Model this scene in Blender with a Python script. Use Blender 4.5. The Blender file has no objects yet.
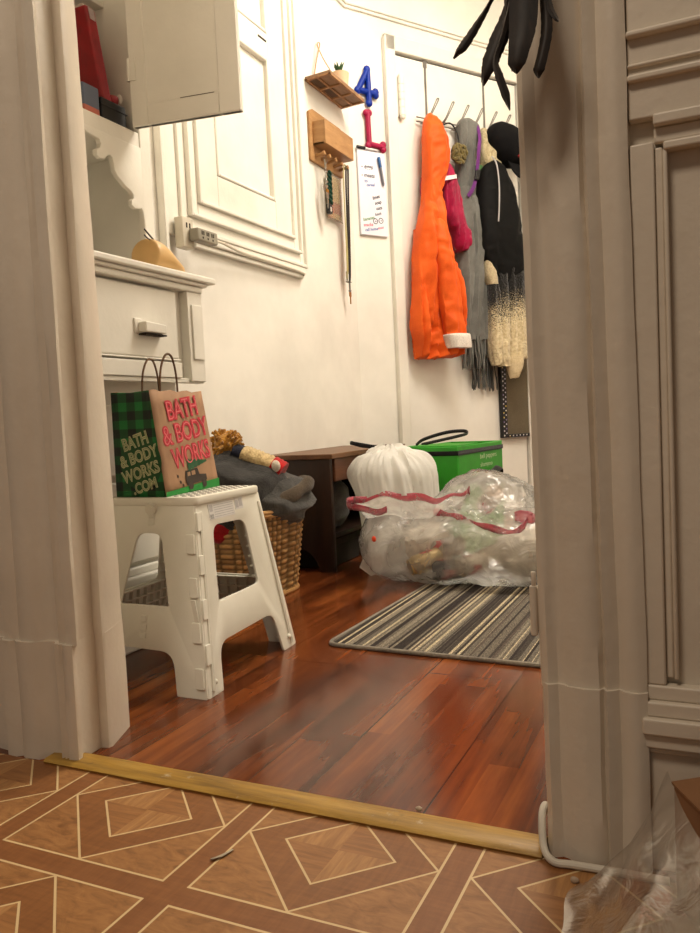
import bpy, bmesh, math, random
from mathutils import Vector, Matrix, noise, geometry
PI = math.pi
random.seed(7)
scene = bpy.context.scene
C = scene.collection

# ------------------------------------------------------------------ helpers
def lin(c):
    out = []
    for v in c[:3]:
        v = v / 255.0
        out.append(v / 12.92 if v <= 0.04045 else ((v + 0.055) / 1.055) ** 2.4)
    return (*out, 1.0)

class MB:
    """collects verts / faces of one part"""
    def __init__(s):
        s.v = []; s.f = []; s.col = None
    def add(s, vs, fs):
        o = len(s.v); s.v += [tuple(p) for p in vs]; s.f += [tuple(i + o for i in f) for f in fs]; return s
    def box(s, x0, x1, y0, y1, z0, z1):
        vs = [(x, y, z) for z in (z0, z1) for y in (y0, y1) for x in (x0, x1)]
        return s.add(vs, [(0, 2, 3, 1), (4, 5, 7, 6), (0, 1, 5, 4), (2, 6, 7, 3), (0, 4, 6, 2), (1, 3, 7, 5)])
    def hexa(s, b, t):
        vs = list(b) + list(t)
        return s.add(vs, [(0, 3, 2, 1), (4, 5, 6, 7), (0, 1, 5, 4), (1, 2, 6, 5), (2, 3, 7, 6), (3, 0, 4, 7)])
    def loft(s, rings, closed=True, cap0=True, cap1=True):
        n = len(rings[0]); vs = [p for r in rings for p in r]; fs = []
        m = n if closed else n - 1
        for i in range(len(rings) - 1):
            for j in range(m):
                a = i * n + j; b = i * n + (j + 1) % n
                fs.append((a, b, b + n, a + n))
        if closed and cap0: fs.append(tuple(reversed(range(n))))
        if closed and cap1: fs.append(tuple((len(rings) - 1) * n + k for k in range(n)))
        return s.add(vs, fs)
    def tube(s, path, r, n=8, cap=True):
        P = [Vector(p) for p in path]; rings = []; up = None
        for i, p in enumerate(P):
            t = (P[min(i + 1, len(P) - 1)] - P[max(i - 1, 0)])
            if t.length < 1e-9: t = Vector((0, 0, 1))
            t.normalize()
            if up is None:
                up = Vector((0, 0, 1)) if abs(t.z) < .9 else Vector((1, 0, 0))
            u = (up - t * up.dot(t))
            if u.length < 1e-6: u = t.orthogonal()
            u.normalize(); w = t.cross(u); up = u
            rr = r[i] if isinstance(r, (list, tuple)) else r
            if isinstance(rr, tuple): ra, rb = rr
            else: ra = rb = rr
            rings.append([p + u * (ra * math.cos(2 * PI * k / n)) + w * (rb * math.sin(2 * PI * k / n)) for k in range(n)])
        return s.loft(rings, True, cap, cap)
    def ribbon(s, path, w, up=(0, 0, 1), t=.0):
        P = [Vector(p) for p in path]; U = Vector(up); rows = []
        for i, p in enumerate(P):
            ww = w[i] if isinstance(w, (list, tuple)) else w
            rows.append([p - U * ww / 2, p + U * ww / 2])
        return s.loft(rows, False)
    def lathe(s, prof, n=24, c=(0, 0, 0)):
        rings = [[(c[0] + r * math.cos(2 * PI * k / n), c[1] + r * math.sin(2 * PI * k / n), c[2] + z) for k in range(n)] for r, z in prof]
        return s.loft(rings)
    def ball(s, c, r, n=12, m=8):
        rx, ry, rz = r if isinstance(r, tuple) else (r, r, r)
        rings = []
        for i in range(m + 1):
            a = PI * (i / m) * .998 + .001 * PI
            rings.append([(c[0] + rx * math.sin(a) * math.cos(2 * PI * k / n), c[1] + ry * math.sin(a) * math.sin(2 * PI * k / n), c[2] - rz * math.cos(a)) for k in range(n)])
        return s.loft(rings)
    def prism(s, poly, h0, h1, f=None):
        """poly in 2D, extruded; f(u,v,h) -> xyz"""
        f = f or (lambda u, v, h: (u, v, h)); n = len(poly)
        vs = [f(u, v, h0) for u, v in poly] + [f(u, v, h1) for u, v in poly]
        fs = [tuple(reversed(range(n))), tuple(range(n, 2 * n))] + [(i, (i + 1) % n, (i + 1) % n + n, i + n) for i in range(n)]
        return s.add(vs, fs)
    def mp(s, f):
        s.v = [tuple(f(Vector(p))) for p in s.v]; return s
    def join(s, o):
        return s.add(o.v, o.f)

def curve_mesh(cu):
    """evaluate a temporary curve / font into verts, faces"""
    o = bpy.data.objects.new('temporary', cu); C.objects.link(o)
    bpy.context.view_layer.update()
    dg = bpy.context.evaluated_depsgraph_get()
    me = bpy.data.meshes.new_from_object(o.evaluated_get(dg))
    bm = bmesh.new(); bm.from_mesh(me); bmesh.ops.remove_doubles(bm, verts=bm.verts, dist=1e-6)
    bm.verts.index_update()
    vs = [tuple(v.co) for v in bm.verts]; fs = [tuple(v.index for v in f.verts) for f in bm.faces]
    bm.free(); bpy.data.meshes.remove(me); bpy.data.objects.remove(o); bpy.data.curves.remove(cu)
    return vs, fs

def plate(outer, holes=(), t=.004, bevel=0.0):
    """flat plate with holes in local XY, thickness +-t/2 in Z"""
    cu = bpy.data.curves.new('temporary', 'CURVE'); cu.dimensions = '2D'; cu.fill_mode = 'BOTH'
    cu.extrude = max(t / 2 - bevel, 0); cu.bevel_depth = bevel; cu.bevel_resolution = 1
    for poly in [outer] + list(holes):
        sp = cu.splines.new('POLY'); sp.points.add(len(poly) - 1); sp.use_cyclic_u = True
        for p, q in zip(sp.points, poly): p.co = (q[0], q[1], 0, 1)
    m = MB(); m.add(*curve_mesh(cu)); return m

def text(body, size, offset=0, extrude=0, shear=0, align='CENTER', spacing=1.0):
    cu = bpy.data.curves.new('temporary', 'FONT'); cu.body = body; cu.size = size; cu.offset = offset
    cu.extrude = extrude; cu.shear = shear; cu.align_x = align; cu.space_character = spacing; cu.resolution_u = 3
    m = MB(); m.add(*curve_mesh(cu)); return m

def rpoly(pts, rad, n=5):
    """rounded polygon"""
    out = []; N = len(pts)
    for i, p in enumerate(pts):
        r = rad[i] if isinstance(rad, (list, tuple)) else rad
        P = Vector(p); A = Vector(pts[i - 1]); B = Vector(pts[(i + 1) % N])
        if r <= 0: out.append(tuple(P)); continue
        a = (A - P); b = (B - P); ra = min(r, a.length * .49); rb = min(r, b.length * .49); rr = min(ra, rb)
        s = P + a.normalized() * rr; e = P + b.normalized() * rr
        for k in range(n + 1):
            t = k / n
            out.append(tuple((1 - t) ** 2 * s + 2 * t * (1 - t) * P + t * t * e))
    return out

def smooth_path(pts, n=8):
    P = [Vector(p) for p in pts]; out = []
    for i in range(len(P) - 1):
        p0 = P[max(i - 1, 0)]; p1 = P[i]; p2 = P[i + 1]; p3 = P[min(i + 2, len(P) - 1)]
        for k in range(n):
            t = k / n
            out.append(.5 * ((2 * p1) + (-p0 + p2) * t + (2 * p0 - 5 * p1 + 4 * p2 - p3) * t * t + (-p0 + 3 * p1 - 3 * p2 + p3) * t ** 3))
    out.append(P[-1]); return out

def interp_rows(rows, k):
    """rows of equal-length tuples -> catmull interpolation, k per segment"""
    out = []; N = len(rows)
    for i in range(N - 1):
        a = rows[max(i - 1, 0)]; b = rows[i]; c = rows[i + 1]; d = rows[min(i + 2, N - 1)]
        for q in range(k):
            t = q / k
            out.append(tuple(.5 * (2 * b[j] + (-a[j] + c[j]) * t + (2 * a[j] - 5 * b[j] + 4 * c[j] - d[j]) * t * t + (-a[j] + 3 * b[j] - 3 * c[j] + d[j]) * t ** 3) for j in range(len(b))))
    out.append(rows[-1]); return out

def nz(p, s=1.0, o=0.0):
    return noise.noise(Vector((p[0] * s + o, p[1] * s + o * 1.7, p[2] * s - o)))
def ridge(p, s=1.0, o=0.0):
    return 1 - 2 * abs(nz(p, s, o))

def blob(center, ells, nu=64, nv=40, disp=None, k=40.0, floor=None):
    """star-shaped smooth union of ellipsoids seen from center"""
    c = Vector(center); m = MB(); rings = []
    for i in range(nv + 1):
        th = PI * (.004 + .992 * i / nv); ring = []
        for j in range(nu):
            ph = 2 * PI * j / nu
            d = Vector((math.sin(th) * math.cos(ph), math.sin(th) * math.sin(ph), -math.cos(th)))
            best = []
            for (e, r) in ells:
                o = c - Vector(e)
                A = sum((d[q] / r[q]) ** 2 for q in range(3)); B = 2 * sum(o[q] * d[q] / r[q] ** 2 for q in range(3)); D = sum((o[q] / r[q]) ** 2 for q in range(3)) - 1
                q = B * B - 4 * A * D
                if q >= 0:
                    t = (-B + math.sqrt(q)) / (2 * A)
                    if t > 0: best.append(t)
            mx = max(best) if best else .02
            t = mx + math.log(sum(math.exp(k * (b - mx)) for b in best)) / k if best else mx
            p = c + d * t
            if disp: p = p + d * disp(p, d)
            if floor is not None and p.z < floor: p.z = floor + .0005 * abs(nz(p, 40))
            ring.append(tuple(p))
        rings.append(ring)
    m.loft(rings); return m

FR = [Matrix.Identity(4)]
def frame(loc=(0, 0, 0), rz=0): FR[0] = Matrix.Translation(loc) @ Matrix.Rotation(rz, 4, 'Z')
def part(name, m, material, parent=None, smooth=35, bevel=0, seg=2, sub=0, kind=None, solid=0, fixn=True):
    me = bpy.data.meshes.new(name)
    M = FR[0]
    if parent is not None:
        W = Matrix.Identity(4); q = parent
        while q is not None:
            W = (Matrix.Translation(q.location) @ q.rotation_euler.to_matrix().to_4x4()) @ W; q = q.parent
        M = W.inverted() @ M
    me.from_pydata([tuple(M @ Vector(p)) for p in m.v], [], m.f)
    if fixn:
        bm = bmesh.new(); bm.from_mesh(me); bmesh.ops.recalc_face_normals(bm, faces=bm.faces); bm.to_mesh(me); bm.free()
    if smooth:
        me.polygons.foreach_set('use_smooth', [True] * len(me.polygons))
        me.set_sharp_from_angle(angle=math.radians(smooth))
    me.update()
    if m.col:
        a = me.color_attributes.new('shade', 'FLOAT_COLOR', 'POINT')
        for i, c_ in enumerate(m.col): a.data[i].color = (c_, c_, c_, 1)
    o = bpy.data.objects.new(name, me); C.objects.link(o)
    if material: me.materials.append(material)
    if parent is not None: o.parent = parent
    if solid:
        s_ = o.modifiers.new('solid', 'SOLIDIFY'); s_.thickness = solid; s_.offset = 0
    if bevel:
        b = o.modifiers.new('bevel', 'BEVEL'); b.width = bevel; b.segments = seg; b.limit_method = 'ANGLE'; b.angle_limit = math.radians(40)
    if sub:
        s_ = o.modifiers.new('sub', 'SUBSURF'); s_.levels = sub; s_.render_levels = sub
    if kind: o['kind'] = kind
    return o
def thing(name, label, cat, loc=(0, 0, 0), rz=0, group=None):
    """an Empty at the base of the thing; loc is in the current frame"""
    o = bpy.data.objects.new(name, None); C.objects.link(o); o.empty_display_size = .05
    W = FR[0] @ Matrix.Translation(loc)
    o.location = W.to_translation(); o.rotation_euler = (0, 0, FR[0].to_euler().z + rz)
    o['label'] = label; o['category'] = cat
    if group: o['group'] = group
    return o
def tag(o, label, cat, group=None):
    o['label'] = label; o['category'] = cat
    if group: o['group'] = group
    return o
def struct(name, m, material, **k):
    return part(name, m, material, kind='structure', **k)
def recenter(o):
    """origin of a one-mesh thing to the middle of its base"""
    xs = [v.co for v in o.data.vertices]
    c = Vector((sum(p.x for p in xs) / len(xs), sum(p.y for p in xs) / len(xs), min(p.z for p in xs)))
    o.data.transform(Matrix.Translation(-c)); o.location = o.location + c; return o

# ------------------------------------------------------------------ materials
class X:
    """tiny expression wrapper over math nodes"""
    def __init__(s, nt, sock): s.nt = nt; s.s = sock
    def _m(s, op, *a):
        n = s.nt.nodes.new('ShaderNodeMath'); n.operation = op
        for i, q in enumerate((s,) + a):
            if isinstance(q, X): s.nt.links.new(q.s, n.inputs[i])
            else: n.inputs[i].default_value = q
        return X(s.nt, n.outputs[0])
    def __add__(s, o): return s._m('ADD', o)
    def __sub__(s, o): return s._m('SUBTRACT', o)
    def __mul__(s, o): return s._m('MULTIPLY', o)
    def __truediv__(s, o): return s._m('DIVIDE', o)
    def floor(s): return s._m('FLOOR')
    def fract(s): return s._m('FRACT')
    def abs(s): return s._m('ABSOLUTE')
    def lt(s, o): return s._m('LESS_THAN', o)
    def gt(s, o): return s._m('GREATER_THAN', o)
    def max(s, o): return s._m('MAXIMUM', o)
    def min(s, o): return s._m('MINIMUM', o)
    def mod(s, o): return s._m('FLOORED_MODULO', o)
    def pw(s, o): return s._m('POWER', o)
    def sin(s): return s._m('SINE')

class Mat:
    def __init__(s, name, color=(200, 200, 200), rough=.6, metal=0, spec=.4, coat=0, **k):
        s.m = bpy.data.materials.new(name); s.m.use_nodes = True; s.nt = s.m.node_tree
        s.b = s.nt.nodes['Principled BSDF']; s.out = s.nt.nodes['Material Output']
        s.set('Base Color', lin(color)); s.set('Roughness', rough); s.set('Metallic', metal); s.set('Specular IOR Level', spec)
        if coat: s.set('Coat Weight', coat); s.set('Coat Roughness', k.get('coatr', .1))
        s._tc = None
    def set(s, n, v):
        if isinstance(v, X): s.nt.links.new(v.s, s.b.inputs[n])
        elif hasattr(v, 'is_output'): s.nt.links.new(v, s.b.inputs[n])
        else: s.b.inputs[n].default_value = v
    def coords(s, scale=None, rot=None, kind='Object'):
        if s._tc is None: s._tc = s.nt.nodes.new('ShaderNodeTexCoord')
        c = s._tc.outputs[kind]
        if scale or rot:
            mp = s.nt.nodes.new('ShaderNodeMapping'); s.nt.links.new(c, mp.inputs[0])
            if scale: mp.inputs['Scale'].default_value = scale
            if rot: mp.inputs['Rotation'].default_value = rot
            c = mp.outputs[0]
        return c
    def xyz(s, vec=None, world=False):
        if world:
            g = s.nt.nodes.new('ShaderNodeNewGeometry'); vec = g.outputs['Position']
        n = s.nt.nodes.new('ShaderNodeSeparateXYZ'); s.nt.links.new(vec or s.coords(), n.inputs[0])
        return [X(s.nt, o) for o in n.outputs]
    def vec(s, x, y, z=0.0):
        n = s.nt.nodes.new('ShaderNodeCombineXYZ')
        for i, q in enumerate((x, y, z)):
            if isinstance(q, X): s.nt.links.new(q.s, n.inputs[i])
            else: n.inputs[i].default_value = q
        return n.outputs[0]
    def noise(s, scale=5, detail=4, vec=None, rough=.55, dist=0):
        n = s.nt.nodes.new('ShaderNodeTexNoise'); n.inputs['Scale'].default_value = scale; n.inputs['Detail'].default_value = detail
        n.inputs['Roughness'].default_value = rough; n.inputs['Distortion'].default_value = dist
        s.nt.links.new(vec if vec is not None else s.coords(), n.inputs['Vector']); return X(s.nt, n.outputs['Fac'])
    def voronoi(s, scale=5, vec=None, feat='F1', out='Distance'):
        n = s.nt.nodes.new('ShaderNodeTexVoronoi'); n.feature = feat; n.inputs['Scale'].default_value = scale
        s.nt.links.new(vec if vec is not None else s.coords(), n.inputs['Vector']); return X(s.nt, n.outputs[out])
    def white(s, vec):
        n = s.nt.nodes.new('ShaderNodeTexWhiteNoise'); n.noise_dimensions = '3D'; s.nt.links.new(vec, n.inputs['Vector']); return X(s.nt, n.outputs['Value'])
    def ramp(s, fac, stops, const=False):
        n = s.nt.nodes.new('ShaderNodeValToRGB'); r = n.color_ramp
        if const: r.interpolation = 'CONSTANT'
        while len(r.elements) < len(stops): r.elements.new(.5)
        for e, (p, c) in zip(r.elements, stops): e.position = p; e.color = lin(c)
        s.nt.links.new(fac.s, n.inputs[0]); return n.outputs[0]
    def mix(s, fac, a, b, mode='MIX'):
        n = s.nt.nodes.new('ShaderNodeMix'); n.data_type = 'RGBA'; n.blend_type = mode
        for sock, v in ((n.inputs[0], fac), (n.inputs[6], a), (n.inputs[7], b)):
            if isinstance(v, X): s.nt.links.new(v.s, sock)
            elif hasattr(v, 'is_output'): s.nt.links.new(v, sock)
            elif isinstance(v, tuple): sock.default_value = lin(v)
            else: sock.default_value = v
        return n.outputs[2]
    def bump(s, h, strength=.3, dist=.01):
        n = s.nt.nodes.new('ShaderNodeBump'); n.inputs['Strength'].default_value = strength; n.inputs['Distance'].default_value = dist
        s.nt.links.new(h.s, n.inputs['Height']); s.nt.links.new(n.outputs[0], s.b.inputs['Normal'])

def paint(name, c, rough=.45, lump=.25, sc=14, dirt=None):
    m = Mat(name, c, rough, spec=.35)
    wx = m.nt.nodes.new('ShaderNodeNewGeometry').outputs['Position']
    n1 = m.noise(sc, 3, wx); n2 = m.noise(3, 4, wx)
    d = tuple(max(0, v - 16) for v in c)
    col = m.ramp(n2, [(.3, d), (.65, c)])
    if dirt:
        n3 = m.noise(6, 6, wx, .7); col = m.mix((n3 - .52)._m('MULTIPLY', 2.2).max(0).min(.55), col, dirt)
    m.set('Base Color', col)
    m.bump(n1 + m.noise(90, 2, wx) * .15, lump, .008); return m.m
def fabric(name, c, c2=None, rough=.9, sc=350, bump=.4, sheen=.2, fold=9):
    m = Mat(name, c, rough, spec=.15)
    c2 = c2 or tuple(int(v * .72) for v in c)
    n = m.noise(fold, 4) * .6 + m.noise(sc, 2) * .4
    m.set('Base Color', m.ramp(n, [(.35, c2), (.6, c)])); m.set('Sheen Weight', sheen)
    m.bump(m.noise(sc, 2) + m.noise(fold * 4, 3) * .6, bump, .003); return m.m
def wood(name, c, c2, rough=.45, axis=(1, 1, 12), sc=6, coat=0):
    m = Mat(name, c, rough, coat=coat)
    v = m.coords(scale=axis)
    n = m.noise(sc, 6, v, .6, .6) * .75 + m.noise(sc * 9, 3, v) * .25
    m.set('Base Color', m.ramp(n, [(.32, c2), (.66, c)])); m.bump(n, .15, .003); return m.m
def plain(name, c, rough=.5, metal=0, spec=.4, var=.1, sc=20, bump=0.05, coat=0):
    m = Mat(name, c, rough, metal, spec, coat)
    n = m.noise(sc, 4)
    m.set('Base Color', m.ramp(n, [(.3, tuple(int(v * (1 - var)) for v in c)), (.7, c)]))
    if bump: m.bump(n, bump, .002)
    return m.m

W_WALL = paint('white wall paint', (240, 236, 227), .5, .16, 9)
W_TRIM = paint('white cabinet paint', (238, 234, 223), .4, .16, 22)
W_DOOR = paint('white door paint', (241, 237, 228), .4, .12, 12)
JAMB = paint('old thick gloss paint', (226, 214, 196), .36, .22, 24, (204, 190, 170))
CEIL = paint('ceiling paint', (235, 229, 215), .7, .1)
CREVICE_SHADE = plain('dark crevice and shade', (52, 42, 32), .9)
BLACKP = plain('black plastic', (22, 21, 22), .45)
CHROME = plain('chromed wire', (205, 200, 192), .25, .9, bump=0)

# ------------------------------------------------------------------ room shell
XL = -1.58; YC = 3.533
A58 = math.radians(58)
def aframe(): frame((XL, YC, 0), A58)                # local: x along the angled wall, -y into the room
def lframe(): frame((XL, 0, 0), PI / 2)              # local: x = room Y, -y into the room
def rframe(): frame()

# wood floor
m = Mat('varnished plank floor', (110, 55, 28), .24, spec=.32, coat=.14, coatr=.08)
x, y, z = m.xyz()
pw = .195; px_ = (x / pw).floor(); col_off = m.white(m.vec(px_, 3.0)) * 1.3
py_ = ((y + col_off) / 1.28).floor()
sw = .049; sx = (x / sw).floor(); soff = m.white(m.vec(sx, 9.0)) * .7
sy = ((y + soff) / .64).floor()
rnd = m.white(m.vec(sx, sy, 1.0)); rnd2 = m.white(m.vec(px_, py_, 5.0))
gv = m.vec(x * 34 + rnd * 40, y * 1.9 + rnd * 17, 0.0)
g = m.noise(1.0, 5, gv, .6, .25)
gv2 = m.vec(x * 6, y * 1.3, 0.0); g2 = m.noise(1.3, 4, gv2, .6, .3)
f = rnd * .15 + g * .46 + g2 * .56 + rnd2 * .10 - .15
col = m.ramp(f, [(.26, (46, 20, 9)), (.40, (84, 40, 18)), (.52, (114, 58, 26)), (.64, (142, 78, 36)), (.80, (178, 110, 56))])
ex = ((x / pw).fract() - .5).abs().gt(.4925); ey = (((y + col_off) / 1.28).fract() - .5).abs().gt(.4984)
seam = ex.max(ey)
col = m.mix(seam * .9, col, (14, 6, 3))
m.set('Base Color', col)
m.set('Roughness', m.noise(3, 4) * .12 + .13)
m.bump(m.noise(8, 3) * .5 + seam * -.4, .06, .004)
FLOORW = m.m
rframe()
struct('floor', MB().box(-2.1, .6, .965, 5.2, -.05, 0), FLOORW, smooth=0)

# kitchen vinyl
m = Mat('patterned vinyl floor', (150, 95, 55), .5, spec=.4)
x, y, z = m.xyz()
P = .3185
u = (x + .781 + P / 2).mod(P) - P / 2; v = (y - .891 + P / 2).mod(P) - P / 2
au = u.abs(); av = v.abs(); d = au + av; mx = au.max(av)
hw = .0017
line = (mx - .1395).abs().lt(hw)
line = line.max((d - .1380).abs().lt(hw * 1.3) * mx.lt(.1395)).max((d - .080).abs().lt(hw * 1.3))
gx = m.noise(1.0, 5, m.vec(x * 14, y * 120, 0.0), .65, .5); gy = m.noise(1.0, 5, m.vec(x * 120, y * 14, 3.0), .65, .5)
sm = m.noise(1.0, 4, m.vec(x * 22 + y * 9, y * 45, 1.0), .6, 1.5)
strip = mx.gt(.1395); corner = d.gt(.138) * mx.lt(.1395); inner = d.lt(.08)
quad = (u.gt(0) - v.gt(0)).abs()
base = m.ramp(gx * .5 + gy * .5, [(.35, (120, 76, 41)), (.65, (147, 96, 53))])
c_corner = m.ramp(sm * .7 + gx * .3, [(.30, (119, 78, 43)), (.5, (153, 106, 62)), (.7, (174, 126, 76))])
c_inner = m.mix(quad, m.ramp(gx, [(.35, (135, 90, 52)), (.65, (161, 112, 66))]), m.ramp(gy, [(.35, (149, 104, 62)), (.65, (179, 131, 80))]))
c_strip = m.ramp(gx * .5 + gy * .5, [(.35, (122, 76, 41)), (.65, (145, 94, 53))])
col = m.mix(corner, base, c_corner); col = m.mix(inner, col, c_inner); col = m.mix(strip, col, c_strip)
col = m.mix(line, col, (212, 185, 138))
grime = m.noise(4, 5); col = m.mix((grime - .5).max(0) * .7, col, (84, 56, 34))
m.set('Base Color', col); m.set('Roughness', m.noise(9, 3) * .2 + .34); m.bump(gx + gy, .05, .001)
struct('floor.001', MB().box(-3.2, 2.2, -2.6, .965, -.05, 0), m.m, smooth=0)

# ceilings and walls
struct('ceiling', MB().box(-2.1, .75, 1.0, 5.3, 3.0, 3.06), CEIL, smooth=0)
struct('ceiling.001', MB().box(-3.2, 2.2, -2.6, 1.14, 3.0, 3.06), CEIL, smooth=0)
struct('wall_left', MB().box(XL - .08, XL, 1.845, YC + .06, 0, 3.0).box(XL - .08, XL, 1.14, 1.86, 2.36, 3.0), W_WALL, smooth=0)
aframe()
struct('wall_back', MB().box(0, .283, 0, .08, 0, 3.0).box(1.128, 1.32, 0, .08, 0, 3.0).box(.283, 1.128, 0, .08, 2.372, 3.0), W_WALL, smooth=0)
rframe()
ex_ = XL + .5299 * 1.3; ey_ = YC + .848 * 1.3
struct('wall_back_right', MB().box(ex_ - .02, .72, ey_, ey_ + .08, 0, 3.0), W_WALL, smooth=0)
struct('wall_right', MB().box(.62, .70, 1.0, ey_ + .08, 0, 3.0), W_WALL, smooth=0)
# doorway wall with its opening, panel relief on the kitchen side
m = MB()
m.box(-3.2, -1.05, 1.0, 1.14, 0, 3.0).box(-.20, 2.2, 1.0, 1.14, 0, 3.0).box(-1.05, -.20, 1.0, 1.14, 2.35, 3.0)
struct('wall_front', m, JAMB, smooth=0)

# picture rail mouldings
aframe()
m = MB().box(0, 1.3, -.012, 0, 2.52, 2.535).box(0, 1.3, -.02, 0, 2.535, 2.545)
struct('trim_5', m, W_TRIM, bevel=.004)
lframe()
m = MB().box(3.12, YC, -.012, 0, 2.52, 2.535).box(3.12, YC, -.02, 0, 2.535, 2.545)
struct('trim_6', m, W_TRIM, bevel=.004)
m = MB().box(1.86, YC, -.018, 0, 0, .16).box(1.86, YC, -.026, 0, .15, .175)
struct('baseboard_left', m, W_TRIM, bevel=.004)

# ---- door casings (thick, lumpy old paint): vertical profiles with many rings
def casing(prof, z0, z1, amp=.0016, n=60, seed=0.0, lean=None):
    rings = []
    for i in range(n + 1):
        zz = z0 + (z1 - z0) * i / n
        rings.append([(p[0] + (lean(p, zz) if lean else 0) + amp * nz((p[0] * 30, p[1] * 30, zz), 9, seed), p[1] + amp * nz((p[0] * 30, p[1] * 30, zz), 8, seed + 5), zz) for p in prof])
    return MB().loft(rings)
rframe()
def leanL(p, z): return -.012 * min(z, 1.4) if p[1] > 1.1 and p[0] > -1.05 else .004 * min(z, 1.2)
Lp = [(-1.0275, 1.14), (-.996, 1.056), (-.997, 1.049), (-1.012, 1.045), (-1.010, 1.000), (-.992, .990), (-.991, .982), (-.998, .978), (-1.011, .978),
      (-1.014, .983), (-1.019, .978), (-1.023, .983), (-1.028, .978), (-1.034, .986), (-1.041, .992), (-1.057, .990), (-1.071, .982), (-1.079, .974), (-1.110, .972),
      (-1.120, .978), (-1.128, .971), (-1.150, .972), (-1.156, .985), (-1.215, .99), (-1.215, 1.003), (-1.06, 1.003), (-1.06, 1.14)]
struct('trim_1', casing(Lp, 0.205, 2.35, seed=2, lean=leanL), JAMB, smooth=50)
Lq = [(p[0] + (-.004 if p[0] > -1.2 and p[1] < 1.0 else 0), p[1] - (.006 if p[1] < 1.0 else 0)) for p in Lp]
struct('trim_2', casing(Lq, 0, .208, .0022, 14, 8, lean=leanL), JAMB, smooth=50)
Rp = [(-.2085, 1.14), (-.2085, .998), (-.2080, .988), (-.206, .980), (-.198, .975), (-.192, .978), (-.186, .982), (-.178, .980), (-.172, .974), (-.150, .971), (-.136, .973),
      (-.131, .981), (-.127, .972), (-.120, .976), (-.113, .982), (-.105, .976), (-.096, .973), (-.088, .974), (-.0805, .979), (-.0805, 1.003), (-.17, 1.003), (-.17, 1.14)]
def leanR(p, z): return -.0065 * max(0, min(z - .2, .7)) / .7
struct('trim_3', casing(Rp, .218, 2.35, seed=4, lean=leanR), JAMB, smooth=50)
Rq = [(p[0] + (.001 if p[0] < -.2 else 0), p[1] - (.005 if p[1] < .984 and p[0] > -.2 else 0)) for p in Rp]
struct('trim_4', casing(Rq, 0, .224, .0018, 14, 6), JAMB, smooth=50)
# head casing above the opening
struct('trim_7', MB().box(-1.215, -.08, .975, 1.0, 2.35, 2.5).box(-1.05, -.2, 1.0, 1.14, 2.33, 2.36), JAMB, bevel=.006)
# right hand wainscot
m = MB()
m.box(-.0865, 1.6, .984, 1.0, 0, .150)                                     # base
m.box(-.0865, 1.6, .972, 1.0, .158, .176).box(-.0865, 1.6, .978, 1.0, .150, .158).box(-.0865, 1.6, .966, 1.0, .176, .196).box(-.0865, 1.6, .974, 1.0, .196, .214).box(-.0865, 1.6, .982, 1.0, .214, .232)
m.box(-.0865, -.060, .984, 1.0, .232, .868)                                # stile
m.box(-.060, -.051, .990, 1.0, .24, .862).box(-.051, -.046, .984, 1.0, .24, .858)
m.box(-.0865, 1.6, .984, 1.0, .895, 1.6)                                   # upper rail
m.box(-.060, 1.6, .978, 1.0, .884, .897).box(-.060, 1.6, .988, 1.0, .866, .884).box(-.050, 1.6, .982, 1.0, .856, .866)
m.box(-.0865, 1.6, .976, 1.0, .936, .944).box(-.0865, 1.6, .979, 1.0, .952, .957).box(-.0865, 1.6, .974, 1.0, .985, .992)
struct('trim_8', m, JAMB, bevel=.0035, seg=3)
m = MB().box(-3.2, -1.215, .984, 1.0, 0, .15).box(-3.2, -1.215, .972, 1.0, .15, .2).box(-3.2, -1.215, .985, 1.0, .2, .9)
struct('baseboard_front', m, JAMB, bevel=.004)
# painted over hinge leaf on the right jamb
h = MB().box(-.2150, -.2095, .985, 1.015, .288, .342).tube([(-.2150, .985, .282), (-.2150, .985, .346)], .0048, 10)
h.tube([(-.2140, .985, .346), (-.2140, .985, .364)], .0034, 8)
struct('trim_9', h, JAMB, smooth=50, bevel=.0015)

# threshold strip of worn brass coloured wood
m = Mat('worn golden threshold', (150, 112, 44), .4, spec=.5)
xx, yy, zz = m.xyz()
n = m.noise(1, 5, m.vec(xx * 5, yy * 60, 0.0), .65)
n2 = m.noise(26, 5, None, .7)
col = m.ramp(n, [(.3, (116, 84, 34)), (.55, (172, 132, 54)), (.75, (196, 160, 82))])
col = m.mix((n2 - .62).max(0) * 5, col, (214, 204, 184)); col = m.mix((m.noise(19, 4) - .66).max(0) * 6, col, (40, 28, 16))
m.set('Base Color', col); m.bump(n + n2, .3, .002)
rings = []
for i in range(41):
    xx = -1.062 + (.852) * i / 40
    w = .0012 * nz((xx * 9, 0, 0), 1, 3)
    rings.append([(xx, .960 + w, 0), (xx, .958 + w, .004), (xx, .964 + w, .008), (xx, .990, .010 + w), (xx, 1.004 + w, .008), (xx, 1.009 + w, .0005)])
struct('trim_10', MB().loft(rings), m.m, smooth=40)

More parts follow.
